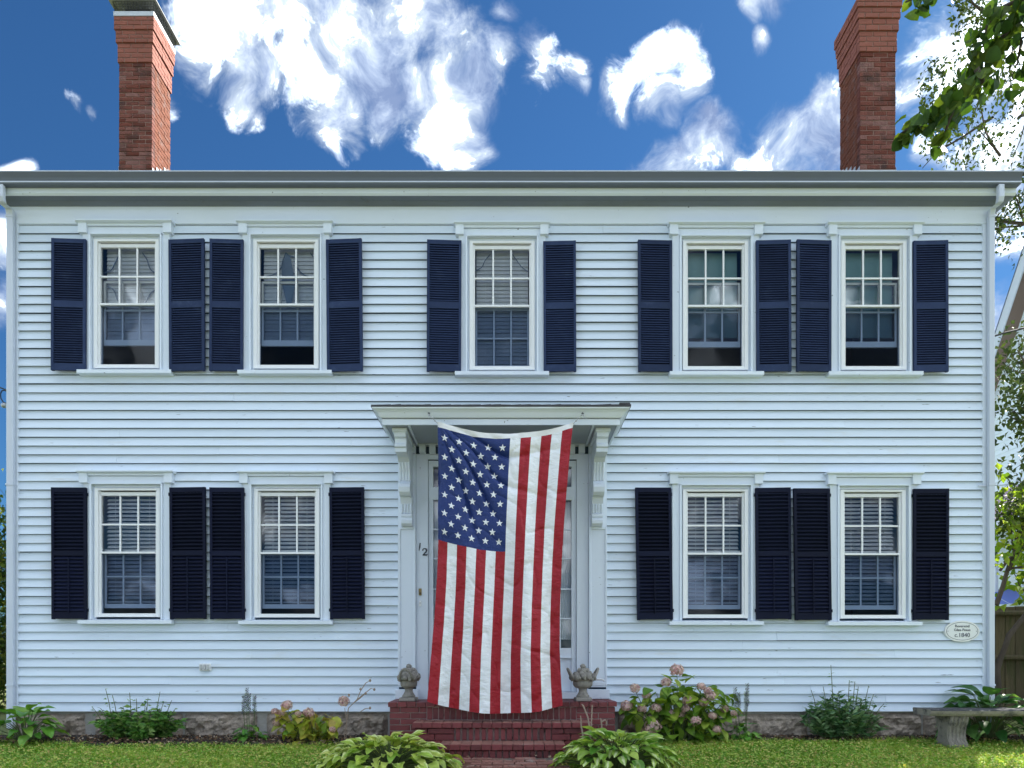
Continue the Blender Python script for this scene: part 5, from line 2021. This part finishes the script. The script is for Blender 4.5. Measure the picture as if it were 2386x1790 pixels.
rn = np.clip(0.46 + 0.26 * clump + RNG.normal(0, 0.24, n), 0, 1).repeat(3)
tag(add('grass', np_mesh('grass', V.reshape(-1, 3), np.arange(n * 3).reshape(-1, 3), 'grass', rn)), 'short green lawn grass with yellowish patches', 'grass', kind='stuff')

n = 52000
lx_ = RNG.uniform(-7, 7, n)
ly_ = -0.4 - 2.2 * RNG.random(n)
k = lawn_mask(lx_, ly_)
lx_, ly_ = lx_[k], ly_[k]
n = len(lx_)
cen = np.stack([lx_, ly_, gz_arr(ly_) + RNG.uniform(0.012, 0.045, n)], 1)
a = RNG.uniform(0, 6.28, n)
V, Fc = leaf_cloud(cen, np.stack([np.cos(a), np.sin(a), RNG.uniform(-0.1, 0.5, n)], 1), RNG.uniform(0.018, 0.036, n), RNG.uniform(0.012, 0.024, n))
tag(add('low_lawn_leaves', np_mesh('low_lawn_leaves', V, Fc, 'clover', np.repeat(RNG.random(n), 5))), 'small clover and fallen leaves among the grass', 'leaves', kind='stuff')

n = 7500
lx_ = RNG.uniform(-7, 7, n)
ly_ = np.where(RNG.random(n) < 0.9, -0.02 - 0.72 * RNG.random(n), -1.3 - 1.0 * RNG.random(n))
k = ~((lx_ > PX(905)) & (lx_ < PX(1436)) & (ly_ > -1.28)) & ~((lx_ < PX(600)) & False)
k &= (ly_ > lawn_edge(lx_) - 0.10) | ((lx_ > -0.6) & (lx_ < 0.45))
lx_, ly_ = lx_[k], ly_[k]
n = len(lx_)
cen = np.stack([lx_, ly_, gz_arr(ly_) + 0.03 + RNG.uniform(0.0, 0.025, n)], 1)
a = RNG.uniform(0, 6.28, n)
V, Fc = leaf_cloud(cen, np.stack([np.cos(a), np.sin(a), RNG.uniform(-0.25, 0.35, n)], 1), RNG.uniform(0.02, 0.05, n), RNG.uniform(0.012, 0.028, n))
tag(add('leaf_litter', np_mesh('leaf_litter', V, Fc, 'litter', np.repeat(RNG.random(n) ** 1.6, 5))), 'dry brown leaves lying on the flower bed', 'leaf litter', kind='stuff')


# ================================================================== trees
def grow(start, direc, length, r0, levels, rg, tubes, tips, bend=0.25, up=0.1, kids=(4, 6), shrink=0.62):
    p = np.array(start, float)
    d = np.array(direc, float)
    d /= np.linalg.norm(d)
    n = 6
    pts, rad = [p.copy()], [r0]
    for i in range(n):
        d = d + rg.normal(0, bend, 3) * 0.5 + np.array([0, 0, up * 0.3])
        d /= np.linalg.norm(d)
        p = p + d * length / n
        pts.append(p.copy())
        rad.append(r0 * (1 - 0.75 * (i + 1) / n))
    tubes.append((pts, rad))
    if levels == 0:
        tips.append(pts)
        return
    for k in range(rg.integers(*kids)):
        t = rg.uniform(0.3, 1.0)
        i = int(t * n)
        q = pts[min(i, n)]
        side = rg.normal(0, 1, 3)
        dd = d * 0.6 + side * 0.75
        grow(q, dd, length * shrink * rg.uniform(0.75, 1.15), rad[min(i, n)] * 0.65, levels - 1, rg, tubes, tips, bend, up, kids, shrink)


def tree(name, label, base, trunk, seed, leaf_m, llen, lw, per_tip, spread, levels=3, length=3.0, r0=0.16, limbs=None, cat='tree', keep=None, up=0.1, group=None):
    rg = np.random.default_rng(seed)
    o = tag(empty(name, base), label, cat, group)
    tubes, tips = [], []
    B = np.array(base, float)
    tp_ = [np.array(q, float) - B for q in trunk]
    tb = MB().tube(tp_, [r0 * (1 - 0.55 * i / (len(tp_) - 1)) for i in range(len(tp_))], 9)
    tb.build('trunk', 'bark', o, True)
    for st_, dd, ln, rr in limbs:
        grow(np.array(st_, float) - B, dd, ln, rr, levels, rg, tubes, tips, up=up)
    lb = MB()
    for pts, rad in tubes:
        if keep and not all(keep(q + B) for q in pts):
            continue
        lb.tube(pts, [max(x_, 0.003) for x_ in rad], 5, False)
    lb.build('limbs', 'bark', o)
    cen, dirs = [], []
    for pts in tips:
        for q in range(per_tip):
            i = rg.integers(0, len(pts))
            c = pts[i] + rg.normal(0, spread, 3)
            if keep and not keep(c + B):
                continue
            cen.append(c)
            dirs.append([rg.normal(), rg.normal(), rg.normal() - 0.5])
    V, Fc = leaf_cloud(cen, dirs, rg.uniform(0.7, 1.2, len(cen)) * llen, rg.uniform(0.7, 1.2, len(cen)) * lw)
    add('crown', np_mesh('crown', V, Fc, leaf_m, np.repeat(rg.random(len(cen)), 5)), o)
    return o


def D3(px, py, y):
    x, z = P(px, py, y)
    return (x, y, z)


# fine-leaved tree standing behind, right of the house
ty = 5.5
tree('fine_leaved_tree', 'tall fine-leaved tree behind the right corner of the house', (11.6, ty, 0), [(11.6, ty, -0.1), (11.5, ty, 2.5), (11.4, ty + 0.1, 5.0), (11.5, ty, 8.0)], 51, 'fineleaf', 0.10, 0.058, 55, 0.22,
     levels=2, r0=0.24, limbs=[(D3(2480, 300, ty), (-1, 0.1, 0.25), 2.7, 0.07), (D3(2470, 420, ty), (-1, -0.1, 0.35), 2.5, 0.07), (D3(2460, 190, ty), (-1, 0.2, 0.2), 2.4, 0.06), (D3(2480, 90, ty), (-1, 0, 0.15), 2.2, 0.06),
                               (D3(2460, 520, ty), (-1, 0.1, 0.2), 1.5, 0.05), (D3(2520, 100, ty), (0.6, 0, 0.8), 2.4, 0.06), (D3(2500, 350, ty), (0.9, 0.2, 0.4), 2.4, 0.06)],
     keep=lambda q: CX + q[0] / (q[1] + D) * F > (2190 if ZC + 0 and HY - (q[2] - ZC) / (q[1] + D) * F > 130 else 2265) + 55 * math.sin(q[2] * 3.1))
# leaning small tree beside the house, yellow-green leaves over the fence
sy = 1.0
tree('leaning_small_tree', 'leaning dark-stemmed small tree with yellow-green leaves beside the fence', (6.35, sy, 0), [(6.35, sy, -0.05), D3(2322, 1560, sy), D3(2352, 1480, sy), D3(2400, 1420, sy), D3(2440, 1340, sy)], 52, 'yleaf', 0.12, 0.10, 24, 0.16,
     levels=1, r0=0.05, limbs=[(D3(2322, 1410, sy), (0.5, 0, 1), 1.5, 0.035), (D3(2352, 1480, sy), (1, 0, 0.8), 1.2, 0.03), (D3(2350, 1330, sy), (0.4, 0, 0.8), 1.0, 0.025), (D3(2330, 1330, sy), (0.5, -0.1, 0.8), 0.9, 0.02),
                               (D3(2370, 1290, sy), (0.2, 0.1, 0.8), 0.8, 0.02), (D3(2400, 1420, sy), (-0.2, 0, 1), 1.0, 0.025)],
     keep=lambda q: not (q[0] < XR + 0.03 and q[1] > -0.15) and q[2] > 1.6)
ey = 0.9
tree('dark_leaved_tree', 'dark small-leaved tree with a twig crossing the right downspout', (7.0, ey, 0), [(7.0, ey, -0.05), (7.05, ey, 1.8), (7.0, ey - 0.1, 3.4), (7.1, ey, 5.0)], 53, 'fineleaf', 0.08, 0.05, 40, 0.16,
     levels=2, r0=0.07, limbs=[((7.0, ey, 3.0), (-0.4, -0.1, 0.8), 1.0, 0.03), ((7.0, ey, 3.6), (-0.7, 0, 0.5), 0.9, 0.03), ((7.05, ey, 4.2), (-0.6, 0.1, 0.5), 0.9, 0.025), ((7.05, ey, 2.4), (-0.5, 0.1, 0.5), 0.8, 0.025), ((7.05, ey, 3.3), (0.8, 0, 0.6), 1.0, 0.03),
                               ((7.0, ey, 3.4), (-0.85, -0.9, 0.15), 1.35, 0.02)],
     keep=lambda q: not (q[0] < XR + 0.03 and q[1] > -0.12))
# hedge tree at the left edge
ly = 4.5
tree('left_hedge_tree', 'leafy green tree seen past the left downspout', (-9.6, ly, 0), [(-9.6, ly, -0.05), (-9.6, ly, 1.0), (-9.55, ly, 2.2), (-9.6, ly, 3.2)], 54, 'hedge', 0.10, 0.065, 34, 0.18, levels=2, r0=0.10,
     limbs=[((-9.6, ly, z_), (dx_, dy__, 0.35), 1.35, 0.035) for z_, dx_, dy__ in ((0.12, 1, 0.0), (0.2, 1, -0.25), (0.3, 1, 0.2), (0.5, 1, 0.1), (0.9, 1, -0.2), (1.4, 1, 0.2), (1.9, 1, -0.1), (2.4, 1, 0.1), (2.8, 0.8, 0), (0.8, -1, 0), (1.7, -1, 0.2), (2.6, -0.8, 0), (1.2, 0.3, -1), (2.2, 0.3, -1))], up=0.0)

# big-leaved branch reaching into the top right, from a street-side tree outside the frame
by0 = -3.6
lt = tag(empty('heart_leaved_tree', (4.6, by0, ground_z(0, by0))), 'heart-leaved tree branch hanging into the top right corner', 'tree')
LB = Vector(lt.location)
tk = MB().tube([Vector(q) - LB for q in ((4.6, by0, -0.5), (4.55, by0, 1.5), (4.5, by0, 3.0), (4.4, by0, 4.6), (4.3, by0, 6.0))], [0.17, 0.15, 0.13, 0.10, 0.05], 10)
tk.build('trunk', 'bark', lt, True)
lms = [leaf_mesh('leaf', 'linden', 0.105, 0.092, 'heart', c_, cu_, 0.1, 7, 4) for c_, cu_ in ((0.2, 0.2), (0.4, 0.3), (0.1, 0.1))]
lim = MB()
rr = random.Random(77)
paths = [
    ([(2620, -60), (2480, -20), (2386, 40), (2320, 100), (2275, 160), (2235, 215), (2190, 255), (2140, 285), (2098, 312)], 130, 15),
    ([(2480, -20), (2400, -10), (2340, 15), (2300, 60), (2290, 110)], 70, 22),
    ([(2620, -60), (2520, 20), (2440, 60), (2380, 90), (2370, 150)], 70, 28),
    ([(2520, 20), (2440, 100), (2390, 110)], 14, 24),
    ([(2480, -60), (2300, -70), (2200, -40), (2150, -12), (2110, 5)], 34, 12),
    ([(2235, 215), (2215, 270), (2200, 315)], 18, 9),
    ([(2275, 160), (2290, 190), (2280, 215)], 12, 16),
]
for pts, nl_, sp_ in paths:
    y_ = by0 + rr.uniform(-0.15, 0.15)
    w3 = [Vector(D3(a, b, y_ + 0.02 * i)) - LB for i, (a, b) in enumerate(pts)]
    n = len(w3)
    lim.tube(w3, [0.016 * (1 - 0.8 * i / (n - 1)) + 0.003 for i in range(n)], 6)
    for k in range(nl_):
        t = rr.uniform(0.12, 1.0) * (n - 1)
        i = min(int(t), n - 2)
        c = w3[i].lerp(w3[i + 1], t - i)
        off = Vector((rr.gauss(0, sp_), rr.gauss(0, sp_) * 1.6, rr.gauss(0, sp_) - 4)) * (5.0 / F)
        d = Vector((rr.uniform(-0.8, 0.6), rr.uniform(-0.7, 0.7), -rr.uniform(0.2, 1.2)))
        wq = c + off + LB
        if CX + wq.x / (wq.y + D) * F < 2092:
            continue
        lf = add('leaf', rr.choice(lms), lt, c + off, frame_from(d, rr.uniform(-1.2, 1.2)))
        sc = rr.uniform(0.7, 1.15)
        lf.scale = (sc,) * 3
lim.tube([Vector(D3(2620, -60, by0)) - LB, Vector((4.42, by0, 4.4)) - LB], [0.022, 0.03], 7)
lim.build('limbs', 'bark', lt, True)

# ================================================================== right background: fence, canopy, neighbour
fy = 2.6
fence = tag(empty('board_fence', (7.6, fy, 0)), 'mossy brown board fence right of the house', 'fence')
x = 5.55
while x < 10.2:
    wd_ = random.uniform(0.135, 0.16)
    zt_ = 1.70 + 0.02 * (x - 6) + random.uniform(-0.015, 0.015)
    bd = MB().box(x - 7.6, x + wd_ - 0.006 - 7.6, -0.012 + random.uniform(-0.004, 0.004), 0.012, -0.05, zt_).build('fence_board', 'woodfence', fence, bevel=0.004)
    x += wd_
for zz in (PZ(1535, fy), PZ(1432, fy)):
    MB().tube([(5.55 - 7.6, -0.055, zz), (8.0 - 7.6, -0.06, zz + 0.02), (10.2 - 7.6, -0.055, zz + 0.03)], 0.042, 8).build('fence_rail', 'woodfence', fence)
MB().box(5.55 - 7.6, 10.2 - 7.6, -0.06, -0.016, 0.05, 0.14).build('fence_rail', 'woodfence', fence)
for xx in (6.1, 8.2, 10.1):
    MB().tube([(xx - 7.6, 0.07, -0.1), (xx - 7.6, 0.07, 1.75)], 0.05, 8).build('fence_post', 'woodfence', fence)

cy = 6.0
can = tag(empty('garden_canopy', (10.3, cy, 0)), 'blue fabric garden canopy showing above the board fence', 'canopy')
zc_ = PZ(1412, cy)
for i in range(6):
    x0 = 8.6 - 10.3 + i * 0.62
    m = MB()
    for x_ in (x0 + 0.006, x0 + 0.614):
        for yy in (0.0, 0.7, 1.4, 2.1):
            m.v.append((x_, yy, zc_ + 0.05 * (x_ + 1.7) - 0.02 + 0.38 * min(1, yy / 0.9) ** 0.8 - 0.02 * math.sin((x_ - x0) * 5)))
    for q in range(3):
        m.f.append((q, q + 4, q + 5, q + 1))
    m.build('canopy_panel', 'tarp', can, True)
for xx in (8.65, 12.2):
    for yy in (0.05, 2.05):
        MB().tube([(xx - 10.3, yy, 0), (xx - 10.3, yy, zc_ + 0.1)], 0.025, 7).build('canopy_post', 'steel', can)

NX, NB = 11.4, 7.4          # the neighbour's gable wall faces us across the side yard
nb = tag(empty('neighbour_house', (NX, 10.0, 0)), 'pale neighbouring house with steep gable glimpsed through trees at right', 'house')
NO = Vector(nb.location)
def nz(px, py):
    Z = NX * F / (px - CX)
    return Vector((NX, Z - D, ZC + (HY - py) * Z / F)) - NO
ga, gb = nz(2316, 905), nz(2371, 745)
dirr = (gb - ga).normalized()
eave = ga - dirr * 3.2
apex = gb + dirr * 2.0
wall_ = MB()
y_e, y_a = eave.y, apex.y
wall_.quad((0, 2 * y_a - y_e, -0.2), (0, y_e, -0.2), (0, y_e, eave.z), (0, y_a, apex.z), (0, 2 * y_a - y_e, eave.z))
wall_.quad((0, 2 * y_a - y_e, -0.2), (4.5, 2 * y_a - y_e, -0.2), (4.5, 2 * y_a - y_e, eave.z), (0, 2 * y_a - y_e, eave.z))
wall_.build('wall', 'paint', nb)
cl_ = MB()
z = 0.2
while z < eave.z + 3.5:
    yb_ = y_e if z < eave.z else y_e + (z - eave.z) / (apex.z - eave.z) * (y_a - y_e)
    yf_ = 2 * y_a - yb_
    if yb_ - 0.1 > yf_ + 0.1:
        cl_.quad((-0.022, yf_, z), (-0.022, yb_, z), (-0.004, yb_, z + 0.13), (-0.004, yf_, z + 0.13))
        cl_.quad((-0.022, yf_, z), (-0.022, yb_, z), (0, yb_, z), (0, yf_, z))
    z += 0.125
tag(cl_.build('clapboards', 'paint', nb), kind='stuff')
for s in (0, 1):
    a_, b_ = (eave, apex) if s == 0 else (Vector((0, 2 * y_a - y_e, eave.z)), apex)
    nrm = Vector((0, -(b_ - a_).z, (b_ - a_).y)).normalized()
    if nrm.z < 0:
        nrm = -nrm
    rb = MB()
    for t0, t1, n0, n1, m_ in ((-0.35, 0.0, -0.14, 0.10, 'rake'),):
        v0 = [a_ + nrm * n0 + Vector((-0.34, 0, 0)), b_ + nrm * n0 + Vector((-0.34, 0, 0)), b_ + nrm * n1 + Vector((-0.34, 0, 0)), a_ + nrm * n1 + Vector((-0.34, 0, 0))]
        v1 = [q + Vector((0.03, 0, 0)) for q in v0]
        i = len(rb.v)
        rb.v += [tuple(q) for q in v0 + v1]
        for f_ in ((0, 1, 2, 3), (7, 6, 5, 4), (0, 4, 5, 1), (1, 5, 6, 2), (2, 6, 7, 3), (3, 7, 4, 0)):
            rb.f.append(tuple(i + q for q in f_))
    rb.build('rake_board', 'spout', nb)
    MB().quad(*[tuple(q) for q in (a_ + nrm * -0.12 + Vector((-0.31, 0, 0)), b_ + nrm * -0.12 + Vector((-0.31, 0, 0)), b_ + nrm * -0.12, a_ + nrm * -0.12)]).build('rake_soffit', 'nsoffit', nb)
    MB().quad(*[tuple(q) for q in (a_ + nrm * 0.105 + Vector((-0.36, 0, 0)), b_ + nrm * 0.105 + Vector((-0.36, 0, 0)), b_ + nrm * 0.105 + Vector((4.5, 0, 0)), a_ + nrm * 0.105 + Vector((4.5, 0, 0)))]).build('roof', 'blueroof', nb)
# lean-to roof in front of the gable wall, pale mauve shingles in courses
q0, q1 = nz(2300, 1100), nz(2400, 985)
lr = MB()
for k in range(14):
    t0, t1 = k / 14, (k + 1) / 14
    xa_, xb__ = -1.5 * (1 - t0), -1.5 * (1 - t1) + 0.02
    za_, zb__ = 3.75 + 1.05 * t0, 3.75 + 1.05 * t1
    lr.box(min(xa_, xb__), max(xa_, xb__), -5.5, -1.2, za_ - 0.02, za_ + 0.02 + 0.06)
lro = lr.build('porch_roof', 'pinkroof', nb)
MB().box(-1.56, -1.50, -5.5, -1.2, 3.60, 3.74).build('porch_fascia', 'spout', nb)
for yy in (-5.2, -3.3, -1.4):
    MB().tube([(-1.4, yy, 0), (-1.4, yy, 3.6)], 0.06, 8).build('porch_post', 'spout', nb)

# service cable to the neighbour and a loop of wire with an insulator at the left corner
tag(MB().tube([D3(2290, 792, 1.0), D3(2340, 776, 1.0), D3(2386, 765, 1.0), D3(2500, 738, 1.0), D3(2700, 690, 1.0)], 0.012, 6).build('service_cable', 'wire'), 'black service cable crossing the gap right of the house', 'cable')
wy = 0.6
lp = MB().tube([D3(20, 915, wy), D3(12, 910, wy), D3(5, 910, wy), D3(1, 918, wy), D3(2, 928, wy), D3(8, 938, wy), D3(16, 941, wy)], 0.008, 6)
lp.tube([D3(20, 912, wy), D3(8, 906, wy), D3(-10, 900, wy), D3(-80, 880, wy)], 0.008, 6)
lpo = lp.build('wire_loop', 'wire')
tag(lpo, 'grey wire loop with insulator beyond the left house corner', 'wire')
MB().ball(D3(10, 945, wy), 0.035, 8, 6, (1.2, 1, 0.9)).build('insulator', 'steel', lpo, True)
